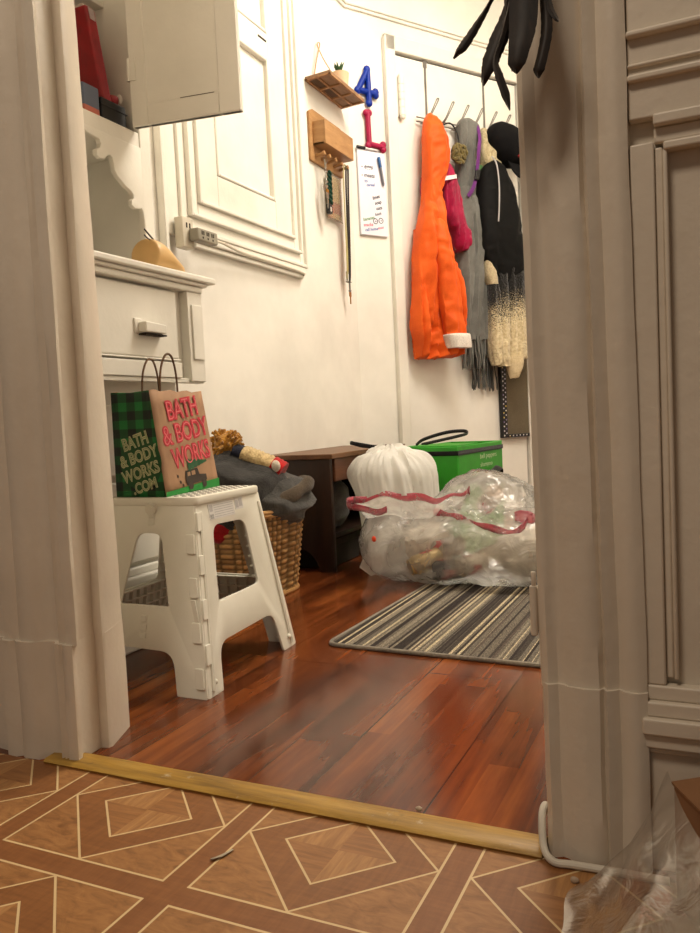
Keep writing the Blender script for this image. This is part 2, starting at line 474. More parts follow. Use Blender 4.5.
# ------------------------------------------------------------------ entrance door on the angled wall
aframe()
d = bpy.data.objects.new('door_1', None); C.objects.link(d); d.location = FR[0] @ Vector((.705, 0, 0)); d.rotation_euler = (0, 0, A58); d['kind'] = 'structure'
part('door_leaf', MB().box(.290, 1.118, -.004, .035, .008, 2.360), W_DOOR, d, bevel=.003)
part('door_gap', MB().box(.283, 1.128, .012, .06, 0, 2.372), CREVICE_SHADE, d, smooth=0)
m = MB().box(.222, .284, -.022, 0, 0, 2.445).box(1.127, 1.19, -.022, 0, 0, 2.445).box(.222, 1.19, -.022, 0, 2.371, 2.445)
m.box(.216, .226, -.030, 0, 0, 2.43)
part('door_frame', m, W_TRIM, d, bevel=.004)
def hinge(z0, z1):
    h = MB()
    for k in range(5):
        a = z0 + (z1 - z0) * k / 5
        h.tube([(.310, -.022, a + .001), (.310, -.022, a + (z1 - z0) / 5 - .001)], .0165, 14)
    h.ball((.310, -.022, z1 + .004), .014, 10, 6).ball((.310, -.022, z0 - .004), .014, 10, 6)
    h.box(.286, .340, -.012, -.003, z0, z1)
    part('door_hinge', h, W_TRIM, d, smooth=40)
hinge(2.06, 2.25); hinge(.12, .30)

# ------------------------------------------------------------------ boarded window panelling on the left wall
lframe()
w = bpy.data.objects.new('window_1', None); C.objects.link(w); w.location = FR[0] @ Vector((2.6, 0, 1.2)); w.rotation_euler = (0, 0, PI / 2); w['kind'] = 'structure'
def ring_frame(m, x0, x1, z0, z1, t, y0, y1):
    m.box(x0, x0 + t, y0, y1, z0, z1).box(x1 - t, x1, y0, y1, z0, z1).box(x0 + t, x1 - t, y0, y1, z0, z0 + t).box(x0 + t, x1 - t, y0, y1, z1 - t, z1)
m = MB()
ring_frame(m, 2.115, 2.985, 1.205, 2.9, .016, -.030, 0); ring_frame(m, 2.131, 2.969, 1.221, 2.884, .036, -.018, 0)
ring_frame(m, 2.167, 2.933, 1.257, 2.848, .012, -.034, 0); ring_frame(m, 2.179, 2.921, 1.269, 2.836, .040, -.022, 0)
part('window_frame', m, W_TRIM, w, bevel=.004, seg=3)
m = MB().box(2.05, 2.115, -.02, 0, 1.18, 2.9).box(2.03, 2.05, -.028, 0, 1.1, 2.9)
part('side_moulding', m, W_TRIM, w, bevel=.004)
m = MB()
ring_frame(m, 2.219, 2.881, 1.309, 2.80, .012, -.034, 0)
m.box(2.231, 2.345, -.022, 0, 1.32, 2.79).box(2.745, 2.870, -.022, 0, 1.32, 2.79).box(2.345, 2.745, -.022, 0, 1.32, 1.43).box(2.345, 2.745, -.022, 0, 1.975, 2.07).box(2.345, 2.745, -.022, 0, 2.70, 2.79)
m.box(2.345, 2.745, -.006, 0, 1.43, 2.70)
part('shutter_panel', m, W_TRIM, w, bevel=.005, seg=3)
m = MB()
ring_frame(m, 2.345, 2.745, 1.43, 1.975, .014, -.026, 0); ring_frame(m, 2.345, 2.745, 2.07, 2.70, .014, -.026, 0)
part('panel_moulding', m, W_TRIM, w, bevel=.006, seg=3)
part('shutter_slot', MB().box(2.675, 2.735, -.0235, -.0215, 2.035, 2.043), CREVICE_SHADE, w)
m = MB().box(2.2, 2.965, -.026, 0, 1.178, 1.206).box(2.2, 2.96, -.018, 0, 1.160, 1.178)
part('window_sill', m, W_TRIM, w, bevel=.005, seg=3)

# ------------------------------------------------------------------ built-in hutch cabinet
rframe()
cab = thing('built_in_cabinet', 'white painted built-in hutch cabinet with open upper door and scalloped niche', 'cabinet', (-1.45, 1.5, 0))
m = MB()
m.box(-1.86, -1.375, 1.15, 1.80, .0, .70)                       # lower carcass
m.box(-1.86, -1.315, 1.15, 1.82, .697, .95)                    # drawer box
m.box(-1.86, -1.80, 1.15, 1.845, .93, 2.36)                    # back of the niche and cupboard
m.box(-1.80, -1.47, 1.82, 1.846, .955, 2.36)                   # right side
m.box(-1.80, -1.47, 1.12, 1.15, .955, 2.36)
m.box(-1.80, -1.47, 1.15, 1.82, 1.345, 1.372)                  # cupboard floor
m.box(-1.80, -1.47, 1.15, 1.82, 2.33, 2.36)
part('carcass', m, W_TRIM, cab, bevel=.002)
m = MB().box(-1.47, -1.45, 1.804, 1.846, .955, 2.36).box(-1.47, -1.45, 1.12, 1.16, .955, 2.36)
m.box(-1.472, -1.452, 1.16, 1.804, 1.338, 1.392).box(-1.47, -1.45, 1.16, 1.804, 2.29, 2.36)
part('face_frame', m, W_TRIM, cab, bevel=.003)
br = [(1.58, 1.345), (1.60, 1.337), (1.644, 1.331), (1.650, 1.318), (1.645, 1.305), (1.632, 1.298), (1.632, 1.288), (1.642, 1.282), (1.656, 1.284), (1.668, 1.296), (1.680, 1.301),
      (1.690, 1.295), (1.694, 1.280), (1.696, 1.264), (1.706, 1.252), (1.718, 1.244), (1.736, 1.232), (1.757, 1.224), (1.767, 1.215), (1.768, 1.203), (1.759, 1.195), (1.758, 1.186), (1.768, 1.180),
      (1.784, 1.182), (1.796, 1.186), (1.803, 1.178), (1.806, 1.160)]
poly = br + [(1.806, 1.35)] + [(1.154, 1.35)] + [(2.96 - a, b) for a, b in reversed(br)]
m = plate(poly, t=.016, bevel=.003).mp(lambda p: Vector((-1.458 + p.z, p.x, p.y)))
part('scalloped_valance', m, W_TRIM, cab, smooth=30)
m = MB().box(-1.80, -1.56, 1.15, 1.82, 1.765, 1.785)
part('shelf', m, W_TRIM, cab, bevel=.002)
m = MB().box(-1.8, -1.266, 1.13, 1.869, 0.9579, 0.9759)
m.box(-1.8, -1.275, 1.14, 1.841, 0.9473, 0.9579).box(-1.8, -1.283, 1.14, 1.826, 0.9304, 0.9473)
part('counter', m, W_TRIM, cab, bevel=.005, seg=3)
m = MB().box(-1.316, -1.292, 1.15, 1.725, 0.6968, 0.737).box(-1.316, -1.294, 1.15, 1.725, 0.7423, 0.7465)
m.box(-1.316, -1.288, 1.759, 1.826, 0.6884, 0.9304).box(-1.316, -1.283, 1.772, 1.82, 0.7476, 0.8956)
m.box(-1.321, -1.296, 1.15, 1.829, 0.6842, 0.6968)
part('drawer_surround', m, W_TRIM, cab, bevel=.003)
dr = part('drawer', MB().box(-1.321, -1.297, 1.155, 1.721, 0.7476, 0.9241), W_TRIM, cab, bevel=.004, seg=3)
m = MB().box(-1.299, -1.292, 1.545, 1.573, 0.8025, 0.8406)
m.prism(rpoly([(1.558, .805), (1.558, .832), (1.640, .828), (1.640, .805)], .006), -1.294, -1.268, lambda u, v, h: (h, u, v))
m.box(-1.297, -1.283, 1.633, 1.647, 0.8004, 0.8089)
part('handle', m, W_TRIM, dr, bevel=.003, seg=2)
part('handle_painted_shadow', MB().box(-1.296, -1.274, 1.562, 1.645, 0.7994, 0.8031), CREVICE_SHADE, dr)  # dark strip standing in for the shade under the pull
for z0, z1 in ((.45, .63), (.222, .435)):
    dd = part('lower_drawer', MB().box(-1.377, -1.361, 1.17, 1.76, z0, z1), W_TRIM, cab, bevel=.005, seg=3)
part('plinth', MB().box(-1.38, -1.352, 1.15, 1.81, .0, .160).box(-1.38, -1.346, 1.15, 1.81, .150, .190).box(-1.38, -1.360, 1.15, 1.81, .190, .212), W_TRIM, cab, bevel=.006, seg=3)
# open cupboard door, hinged on the right stile, swung out into the room
frame((-1.447, 1.772, 0), math.radians(10.0))
dm = MB().box(0, .322, .004, .020, 1.398, 2.34)
for a in ((0, .050, 1.398, 2.34), (.262, .322, 1.398, 2.34), (.05, .262, 1.398, 1.455), (.05, .262, 2.28, 2.34)):
    dm.box(a[0], a[1], 0, .024, a[2], a[3])
door = part('cupboard_door', dm, W_TRIM, cab, bevel=.003)
part('panel_crack', MB().box(.15, .25, -.0006, .0002, 1.4535, 1.4552), plain('brown crack', (120, 108, 92), .8), door, smooth=0)
part('hinge', MB().tube([(0, -.001, 1.52), (0, -.001, 1.58)], .005, 8).box(0, .022, -.003, .001, 1.52, 1.58), W_TRIM, door)
rframe()

# things in the cupboard
def lean_box(x0, x1, y0, y1, z0, z1, dy):
    m = MB(); m.hexa([(x0, y0, z0), (x1, y0, z0), (x1, y1, z0), (x0, y1, z0)], [(x0, y0 + dy, z1), (x1, y0 + dy, z1), (x1, y1 + dy, z1), (x0, y1 + dy, z1)]); return m
b = thing('ring_binder', 'tall red binder leaning sideways inside the upper white cupboard', 'binder', (-1.55, 1.76, 1.373))
RED = plain('red vinyl', (150, 14, 22), .4, var=.2)
part('cover', lean_box(-1.70, -1.50, 1.742, 1.780, 1.374, 1.700, -.065), RED, b, bevel=.006, seg=3)
part('spine_label', lean_box(-1.501, -1.4985, 1.752, 1.772, 1.668, 1.695, -.006).mp(lambda p: p + Vector((0, -.059, 0))), plain('silver label', (176, 160, 158), .4), b)
part('pages', lean_box(-1.69, -1.51, 1.747, 1.775, 1.372, 1.706, -.066), plain('paper edge', (205, 190, 178), .8), b)
o = tag(part('carton', MB().box(-1.60, -1.475, 1.62, 1.680, 1.373, 1.475), None, bevel=.004), 'grey blue carton with a coral band in front of the red binder', 'box')
m = Mat('blue grey card', (96, 104, 122), .6); zz = m.xyz()[2]
m.set('Base Color', m.mix(zz.lt(.045), (98, 106, 124), (196, 110, 92))); o.data.materials.append(m.m); recenter(o)
k = thing('storage_case', 'black case on the cupboard shelf at the foot of the red binder', 'case', (-1.54, 1.75, 1.373))
part('body', MB().box(-1.60, -1.478, 1.690, 1.790, 1.3735, 1.462), BLACKP, k, bevel=.006, seg=3)
part('lid_seam', MB().box(-1.601, -1.476, 1.688, 1.792, 1.440, 1.443), plain('dark seam', (50, 48, 50), .5), k)
t = thing('small_packet', 'small red packet with a white corner lying on the black case', 'packet', (-1.52, 1.78, 1.463))
part('wrapper', blob((-1.52, 1.778, 1.482), [((-1.52, 1.778, 1.482), (.025, .018, .020))], 20, 12, lambda p, d: .004 * nz(p, 60)), RED, t)
part('corner', blob((-1.50, 1.79, 1.489), [((-1.50, 1.79, 1.489), (.008, .006, .014))], 12, 8, lambda p, d: .002 * nz(p, 90)), plain('white card', (226, 216, 205), .7), t)

# tan ornament on the counter
t = thing('clog_ornament', 'tan smooth clog shaped ornament on the edge of the white cabinet counter', 'ornament', (-1.334, 1.72, .976))
TAN = plain('tan polished wood', (226, 184, 122), .35, var=.1, sc=9)
rows = [(1.6489, 1.0076, 0.0317, 0.0233), (1.6521, 1.0139, 0.0444, 0.0381), (1.6616, 1.0161, 0.0476, 0.0423), (1.6859, 1.0150, 0.0486, 0.0412), (1.7071, 1.0097, 0.0486, 0.0370), (1.7282, 1.0002, 0.0476, 0.0307), (1.7493, 0.9939, 0.0444, 0.0233), (1.7705, 0.9907, 0.0359, 0.0169), (1.7863, 0.9886, 0.0233, 0.0127), (1.7948, 0.9875, 0.0063, 0.0053)]
rr = []
for yy, zc, rx, rz in interp_rows(rows, 4):
    rr.append([(-1.334 + rx * math.cos(2 * PI * q / 24), yy, max(.9763, zc + rz * math.sin(2 * PI * q / 24))) for q in range(24)])
part('body', MB().loft(rr), TAN, t)
part('wire', MB().tube(smooth_path([(-1.3265, 1.6912, 1.0520), (-1.3213, 1.6753, 1.0562), (-1.3160, 1.6542, 1.0626), (-1.3107, 1.6278, 1.0731)]), .0022, 6).tube(smooth_path([(-1.3213, 1.6648, 1.0541), (-1.3107, 1.6383, 1.0520), (-1.3054, 1.6193, 1.0562)]), .0018, 6), BLACKP, t)

# outlet, plug strip and cord by the window panelling
lframe()
PL = plain('beige outlet plastic', (214, 206, 188), .4, var=.05)
GREYP = plain('grey plug plastic', (150, 144, 128), .5, var=.08)
t = thing('surface_outlet', 'beige surface mounted wall outlet box at corner of panelled window', 'outlet', (2.100, -.02, 1.135))
part('box', MB().box(2.073, 2.131, -.062, -.028, 1.135, 1.232), PL, t, bevel=.004, seg=3)
m = MB()
for q in (2.091, 2.107): m.box(q, q + .006, -.0632, -.0615, 1.198, 1.214)
part('socket_slots', m, CREVICE_SHADE, t)
t = thing('plug_adapter', 'grey multi outlet plug strip pushed into the beige wall outlet, its cord trailing right', 'plug', (2.165, -.075, 1.155))
part('body', MB().box(2.100, 2.210, -.100, -.0635, 1.156, 1.196), GREYP, t, bevel=.005, seg=3)
m = MB()
for q in (2.120, 2.147, 2.174):
    m.box(q, q + .004, -.1012, -.0995, 1.176, 1.188).box(q + .009, q + .013, -.1012, -.0995, 1.176, 1.188).box(q + .004, q + .009, -.1012, -.0995, 1.164, 1.170)
part('socket_slots', m, CREVICE_SHADE, t)
part('cord', MB().tube(smooth_path([(2.205, -.075, 1.176), (2.30, -.058, 1.186), (2.45, -.046, 1.178), (2.70, -.040, 1.180), (2.90, -.036, 1.178), (2.955, -.02, 1.175)]), .005, 8), PL, t)

# ------------------------------------------------------------------ hanging shelf, plant, letters, key rack
OAK = wood('pale oak', (178, 136, 88), (146, 104, 62), .5, (2, 1, 9), 5)
OAKD = wood('brown oak underside', (158, 126, 96), (126, 96, 70), .6, (2, 9, 1), 5)
t = thing('hanging_shelf', 'small wooden shelf hung from a leather loop above the key rack', 'shelf', (3.26, -.005, 2.02))
tilt = lambda p: Vector((p.x, p.y, p.z - (p.y + .0) * .04))
part('board', MB().box(3.085, 3.45, -.125, -.004, 2.026, 2.036).mp(tilt), OAKD, t, bevel=.002)
m = MB()
for q in (3.085, 3.205, 3.325, 3.438): m.box(q, q + .012, -.125, -.004, 2.019, 2.026)
m.box(3.085, 3.45, -.016, -.004, 2.019, 2.026).box(3.085, 3.45, -.125, -.114, 2.019, 2.026).box(3.085, 3.45, -.064, -.056, 2.019, 2.026)
part('under_frame', m.mp(tilt), wood('light oak edge', (178, 134, 92), (140, 98, 62), .55, (9, 2, 1), 5), t, bevel=.001)
m = MB()
for q in (3.10, 3.22):
    m.box(q, q + .1, -.052, -.020, 2.0245, 2.0262)
part('dark_slat', m.mp(tilt), wood('dark slat', (96, 66, 42), (70, 46, 28), .6), t)
part('hanging_loop', MB().tube(smooth_path([(3.135, -.115, 2.04), (3.16, -.06, 2.13), (3.20, -.016, 2.21), (3.225, -.010, 2.234), (3.235, -.010, 2.225), (3.19, -.012, 2.14), (3.15, -.014, 2.045)]), .0028, 6), plain('leather cord', (186, 146, 112), .7), t)
t = thing('potted_succulent', 'tiny green succulent in a pale tapered pot on the hanging shelf', 'plant', (3.255, -.085, 2.040))
part('pot', MB().lathe([(.001, 0), (.026, 0), (.034, .004), (.040, .060), (.036, .060), (.033, .05), (.001, .05)], 20, (3.275, -.085, 2.0405)), plain('pale clay', (222, 186, 150), .7), t)
m = MB()
for q in range(12):
    a = q * 2.4; l = .022 + .012 * random.random()
    m.tube([(3.262, -.085, 2.09), (3.262 + .4 * l * math.cos(a), -.085 + .4 * l * math.sin(a), 2.09 + l), (3.262 + .9 * l * math.cos(a), -.085 + .9 * l * math.sin(a), 2.095 + l * 1.5)], [.004, .006, .001], 6)
part('leaves', m, plain('succulent green', (52, 92, 46), .5, var=.3), t)

# key rack
t = thing('key_rack', 'light wooden mail box and key rack with pegs on the white wall', 'key rack', (3.25, 0, 1.69))
m = plate(rpoly([(3.094, 1.690), (3.094, 1.895), (3.125, 1.912), (3.41, 1.912), (3.41, 1.690)], .006), t=.012, bevel=.002).mp(lambda p: Vector((p.x, -.007 - p.z, p.y)))
part('backboard', m, OAK, t)
m = MB().box(3.115, 3.405, -.075, -.0655, 1.756, 1.858).box(3.115, 3.405, -.066, -.013, 1.756, 1.766).box(3.115, 3.124, -.066, -.013, 1.756, 1.858).box(3.396, 3.405, -.066, -.013, 1.756, 1.858)
part('letter_box', m, OAK, t, bevel=.002)
for q in (3.135, 3.19, 3.25, 3.315, 3.375):
    part('peg', MB().tube([(q, -.012, 1.716), (q, -.050, 1.722)], [.0065, .0065], 10).tube([(q, -.050, 1.722), (q, -.058, 1.723)], [.0095, .0095], 10), OAK, t)
# bunch of keys
BRASS = plain('brass', (176, 134, 62), .3, .9, bump=0); STEEL = plain('steel', (150, 146, 138), .3, .9, bump=0)
t = thing('key_bunch', 'bunch of keys with a dark green braided fob on the wooden rack', 'keys', (3.175, -.05, 1.47))
part('key_ring', MB().tube([(3.165 + .016 * math.cos(a * PI / 8), -.045, 1.702 + .016 * math.sin(a * PI / 8)) for a in range(17)], .0015, 6), STEEL, t)
m = MB()
for q in range(7):
    z0 = 1.690 - q * .016
    m.tube([(3.158 + .009 * math.cos(a * PI / 5), -.046 + .003 * math.sin(a), z0 + .012 * math.sin(a * PI / 5)) for a in range(11)], .0017, 6)
part('chain', m, STEEL, t)
for q, (dx, dz, mt) in enumerate(((-.012, 0, STEEL), (.004, -.012, BRASS), (-.006, -.03, STEEL))):
    cx, cz = 3.152 + dx, 1.585 + dz
    kp = rpoly([(cx - .012, cz), (cx - .012, cz - .022), (cx - .004, cz - .028), (cx - .005, cz - .065), (cx + .001, cz - .070), (cx + .004, cz - .064), (cx + .004, cz - .028), (cx + .012, cz - .022), (cx + .012, cz)], .004, 3)
    part('key', plate(kp, t=.0025).mp(lambda p: Vector((p.x, -.048 - .004 * q - p.z, p.y))), mt, t)
m = MB()
for s_ in (0, PI):
    m.tube([(3.192 + .006 * math.cos(i * .9 + s_), -.047 + .006 * math.sin(i * .9 + s_), 1.66 - i * .006) for i in range(25)], .0065, 8)
part('braided_fob', m, fabric('dark green braid', (24, 66, 50), sc=120), t)
part('car_fob', MB().prism(rpoly([(3.150, 1.468), (3.150, 1.51), (3.182, 1.51), (3.182, 1.468)], .008), -.060, -.044, lambda u, v, h: (u, h, v)).box(3.156, 3.168, -.0615, -.0598, 1.478, 1.494), BLACKP, t, bevel=.002)
part('fob_button', MB().box(3.157, 3.169, -.0622, -.0605, 1.477, 1.495), plain('white button', (214, 210, 202), .4), t)
# photo card sleeve
t = thing('card_sleeve', 'cream and pink card in a clear sleeve hanging behind the green key fob', 'card', (3.29, -.02, 1.47))
part('card', MB().box(3.225, 3.355, -.020, -.018, 1.478, 1.665), plain('cream card', (226, 208, 160), .6), t)
part('pink_band', MB().box(3.226, 3.354, -.0212, -.0198, 1.50, 1.55), plain('dusty pink', (196, 136, 122), .6), t)
part('sleeve', MB().box(3.212, 3.364, -.0225, -.0218, 1.468, 1.675).box(3.212, 3.364, -.0225, -.016, 1.468, 1.474), None, t)
# lanyards
def lanyard(label, y0, matl, zb, off, tip, shade=0):
    t = thing('lanyard', label, 'lanyard', (y0, -.05, zb), group='lanyards on the key rack')
    P = smooth_path([(y0 - .012, -.052, 1.722), (y0 - .013, -.048, 1.62), (y0 - .006, -.044, 1.4), (y0 - .004, -.04, 1.22), (y0 - .002, -.038, zb + .09)], 10)
    P2 = smooth_path([(y0 + .010, -.052, 1.722), (y0 + .013, -.046, 1.6), (y0 + .012, -.042, 1.4), (y0 + .006, -.04, 1.25), (y0, -.038, zb + .09)], 10)
    m = MB()
    for path, ph in ((P, 0), (P2, 2)):
        m.tube(path, [(.0098 if tip else .0055, .002)] * len(path), 8)
    m.tube([(y0 - .012, -.052, 1.722), (y0, -.052, 1.73), (y0 + .010, -.052, 1.722)], .003, 6)
    part('strap', m, matl, t)
    part('clip', MB().tube([(y0 - .002, -.038, zb + .095), (y0 - .002, -.038, zb + .05)], .005, 8).ball((y0 - .002, -.038, zb + .05), .007), STEEL, t)
    if tip:
        m = plate(rpoly([(y0 - .012, zb + .045), (y0 + .010, zb + .045), (y0 + .010, zb + .026), (y0 + .004, zb + .02), (y0 + .004, zb - .012), (y0 - .004, zb - .012), (y0 - .004, zb + .02), (y0 - .012, zb + .026)], .004, 3), t=.003).mp(lambda p: Vector((p.x, -.038 - p.z, p.y)))
        part('key', m, BRASS, t)
    return t
lanyard('black lanyard ending in a brass key, hanging lowest from the rack', 3.375, plain('black webbing', (30, 27, 25), .7), 1.11, .05, True)
lanyard('thin pale olive lanyard hanging beside the black lanyard', 3.350, plain('olive webbing', (176, 164, 110), .7), 1.15, .05, False)

# ------------------------------------------------------------------ things on the angled wall beside the door
aframe()
def bone(pts_list, blobs, r, rb):
    m = MB()
    for a, b in pts_list:
        P = [Vector(a).lerp(Vector(b), i / 6) for i in range(7)]
        m.tube([(p.x, -.014, p.y) for p in P], r, 14)
    for b in blobs: m.ball((b[0], -.014, b[1]), (rb, .013, rb), 16, 10)
    return m
o = part('letter_figure', bone([((.112, 2.245), (.054, 2.145)), ((.054, 2.145), (.155, 2.140)), ((.114, 2.250), (.116, 2.095))], [(.112, 2.250), (.052, 2.142), (.157, 2.150), (.157, 2.136), (.116, 2.092)], .0145, .019), plain('blue glossy plastic', (0, 44, 150), .4, 0, .25, var=.1))
tag(o, 'blue plastic figure 4 stuck on the white wall by the door', 'letter', 'plastic characters on the wall'); recenter(o)
o = part('letter_figure', bone([((.104, 2.038), (.106, 1.895)), ((.106, 1.895), (.185, 1.890))], [(.096, 2.042), (.112, 2.044), (.100, 1.888), (.188, 1.902), (.188, 1.880)], .0135, .0175), plain('magenta glossy plastic', (164, 24, 70), .4, 0, .25, var=.1))
tag(o, 'magenta plastic letter L on the wall below the blue figure', 'letter', 'plastic characters on the wall'); recenter(o)
t = thing('whiteboard', 'narrow white dry erase board with handwriting beside the door frame', 'whiteboard', (.115, 0, 1.452))
WB = plain('whiteboard white', (232, 230, 240), .25, var=.02, bump=0)
part('board', MB().box(.034, .196, -.014, -.002, 1.455, 1.862), WB, t, bevel=.003)
INK = {k: plain(k + ' ink', c, .6, bump=0) for k, c in dict(grey=(70, 70, 84), green=(120, 160, 120), pink=(214, 120, 140), blue=(110, 130, 190), black=(30, 28, 34)).items()}
def scribble(txt, size, x, z, ink, rot=0.0, shear=.2):
    m = text(txt, size, .0006, 0, shear, 'LEFT')
    c, s_ = math.cos(rot), math.sin(rot)
    m.mp(lambda p: Vector((x + p.x * c - p.y * s_, -.0146, z + p.x * s_ + p.y * c)))
    part('handwriting', m, INK[ink], t, smooth=0, fixn=False)
scribble('- eggs', .030, .050, 1.775, 'grey'); scribble('- meats', .026, .050, 1.735, 'grey'); scribble('to', .022, .066, 1.708, 'blue', .05); scribble('cereal', .020, .078, 1.690, 'blue', .1)
scribble('limes', .022, .112, 1.628, 'grey', .35); scribble('soap', .022, .124, 1.605, 'grey', .3); scribble('oats', .022, .130, 1.580, 'grey', .25)
scribble('bananas', .022, .050, 1.520, 'green', .25); scribble('lunch', .018, .122, 1.552, 'grey', .25); scribble('snacks', .022, .050, 1.495, 'pink', .12); scribble('call home', .020, .058, 1.472, 'blue', .16); scribble('soon', .018, .135, 1.488, 'pink', .2)
for cx, cz in ((.122, 1.526), (.155, 1.531)):
    m = MB().tube([(cx + .0125 * math.cos(a * PI / 10), -.0148, cz + .0125 * math.sin(a * PI / 10)) for a in range(21)], .0016, 6).ball((cx + .002, -.0145, cz), (.003, .0012, .003), 8, 6)
    part('doodle_eye', m, INK['black'], t)
def marker(label, P0, P1, capc, bodyc, capfrac):
    a = Vector(P0); b = Vector(P1); t = thing('dry_erase_marker', label, 'marker', tuple(a), group='markers on the whiteboard')
    q = a.lerp(b, capfrac)
    part('cap', MB().tube([a, a.lerp(b, .02), q], [.006, .0078, .0078], 12), capc, t)
    part('barrel', MB().tube([q, a.lerp(b, .93), b], [.0062, .0060, .003], 12), bodyc, t)
marker('black capped marker lying along the top of the whiteboard', (.030, -.016, 1.872), (.158, -.016, 1.868), BLACKP, plain('white barrel', (222, 218, 216), .35), .36)
marker('slim marker with a blue cap clipped onto the whiteboard', (.152, -.024, 1.836), (.176, -.022, 1.700), plain('blue cap', (38, 92, 150), .35), plain('grey barrel', (120, 122, 132), .35), .36)

# ------------------------------------------------------------------ over-door hook rack
WIRE = plain('white coated wire', (140, 136, 130), .3, .6, bump=0)
t = thing('coat_hook_rack', 'chrome wire hook rack hung over the top of the white door', 'hook rack', (.66, -.03, 2.04))
for q in (.480, .878):
    part('strap', MB().box(q - .006, q + .006, -.0075, -.0052, 2.07, 2.360).box(q - .011, q + .011, -.0085, -.005, 2.332, 2.369).tube([(q, -.010, 2.06), (q, -.010, 2.09)], .003, 6), WIRE, t)
part('rail', MB().tube([(.400, -.022, 2.070), (.995, -.022, 2.070)], .0035, 8).tube([(.400, -.022, 2.048), (.995, -.022, 2.048)], .0035, 8), WIRE, t)
for q in (.448, .549, .650, .748, .848, .948):
    P = [(q - .022, -.02, 2.04), (q - .018, -.038, 2.040), (q - .004, -.072, 2.065), (q + .026, -.094, 2.138), (q + .034, -.096, 2.148), (q + .040, -.092, 2.140), (q + .006, -.066, 2.065), (q - .006, -.034, 2.038), (q - .010, -.02, 2.04)]
    part('hook', MB().tube(smooth_path(P, 5), .0034, 6), WIRE, t)

# ------------------------------------------------------------------ garments
def garment(rows, k=5, n=44, amp=.01, freq=26.0, seed=0.0, cap1=True, p=.75, wr=.003, zf=2.2):
    """rows: (s_left, s_right, z, off, depth) top to bottom"""
    rr = []
    R = interp_rows(rows, k); z0 = R[0][2]; z1 = R[-1][2]
    for (a, b, z, off, dep) in R:
        cx = (a + b) / 2; hw = (b - a) / 2; t = (z0 - z) / max(z0 - z1, 1e-6); ring = []
        for j in range(n):
            an = 2 * PI * j / n; ca, sa = math.cos(an), math.sin(an)
            ux = math.copysign(abs(ca) ** p, ca); uy = math.copysign(abs(sa) ** p, sa)
            x = cx + hw * ux
            fold = amp * (.25 + .75 * t) * (1.7 * abs(nz((x * freq, uy * .8, z * zf), 1, seed)) - .45 + .45 * nz((x * freq * 2.3, uy, z * zf), 1, seed + 9))
            wrn = wr * ridge((x, uy * .05, z), 22, seed)
            y = -(off + dep * uy * 1.0) - (fold * 1.4 + wrn) * (1 if uy > -.2 else .3)
            y = min(y, -.006)
            ring.append((x + fold * .35, y, z + .4 * fold * t))
        rr.append(ring)
    return MB().loft(rr, True, True, cap1)

DX = .028
def garment_(*a, **k): return garment(*a, **k).mp(lambda p: Vector((p.x + DX, p.y, p.z)))
ORANGE = fabric('orange rain shell', (230, 98, 32), (202, 74, 18), .55, 500, .15, .05, 7)  # second, darker orange paints shading for the folds into the cloth
t = thing('raincoat', 'bright orange hooded raincoat with turned up white cuff hanging on the door', 'coat', (.42, -.1, .86))
hood = [(.398, .420, 2.070, .075, .012), (.374, .450, 2.03, .085, .038), (.360, .490, 1.965, .09, .050), (.356, .500, 1.895, .095, .056), (.354, .486, 1.81, .095, .054), (.350, .460, 1.735, .095, .050), (.344, .436, 1.665, .095, .044), (.340, .436, 1.62, .095, .044)]
part('hood', garment_(hood, 8, 48, .022, 13, 3, wr=.010), ORANGE, t, smooth=60)
body = [(.350, .430, 1.70, .09, .035), (.342, .436, 1.65, .09, .045), (.322, .446, 1.585, .09, .056), (.298, .466, 1.50, .09, .062), (.280, .482, 1.39, .09, .066), (.266, .502, 1.24, .09, .068), (.258, .518, 1.09, .085, .066), (.258, .524, .99, .08, .064), (.272, .526, .915, .08, .062), (.282, .524, .865, .08, .060), (.286, .518, .856, .08, .056)]
part('body', garment_(body, 8, 72, .060, 17, 5, wr=.010, zf=1.0), ORANGE, t, smooth=60)
sl = [(.366, .420, 1.535, .12, .030), (.348, .438, 1.47, .135, .042), (.344, .448, 1.40, .145, .046), (.352, .456, 1.32, .15, .046), (.364, .472, 1.182, .155, .044), (.380, .490, 1.06, .16, .042), (.398, .510, .96, .16, .042), (.402, .516, .93, .16, .042)]
part('sleeve', garment_(sl, 8, 44, .024, 18, 8, wr=.010), ORANGE, t, smooth=60)
cf = [(.392, .522, .962, .16, .060), (.388, .526, .955, .16, .064), (.394, .530, .92, .16, .064), (.400, .532, .893, .16, .060)]
part('cuff', garment_(cf, 4, 36, .004, 14, 2, wr=.001), fabric('white fleece lining', (236, 226, 216), sc=200), t, smooth=60)
sl2 = [(.312, .350, 1.50, .05, .03), (.292, .340, 1.30, .05, .032), (.284, .330, 1.10, .05, .032), (.280, .322, .985, .05, .03)]
part('rear_sleeve', garment_(sl2, 5, 30, .01, 14, 12, wr=.005), ORANGE, t, smooth=60)

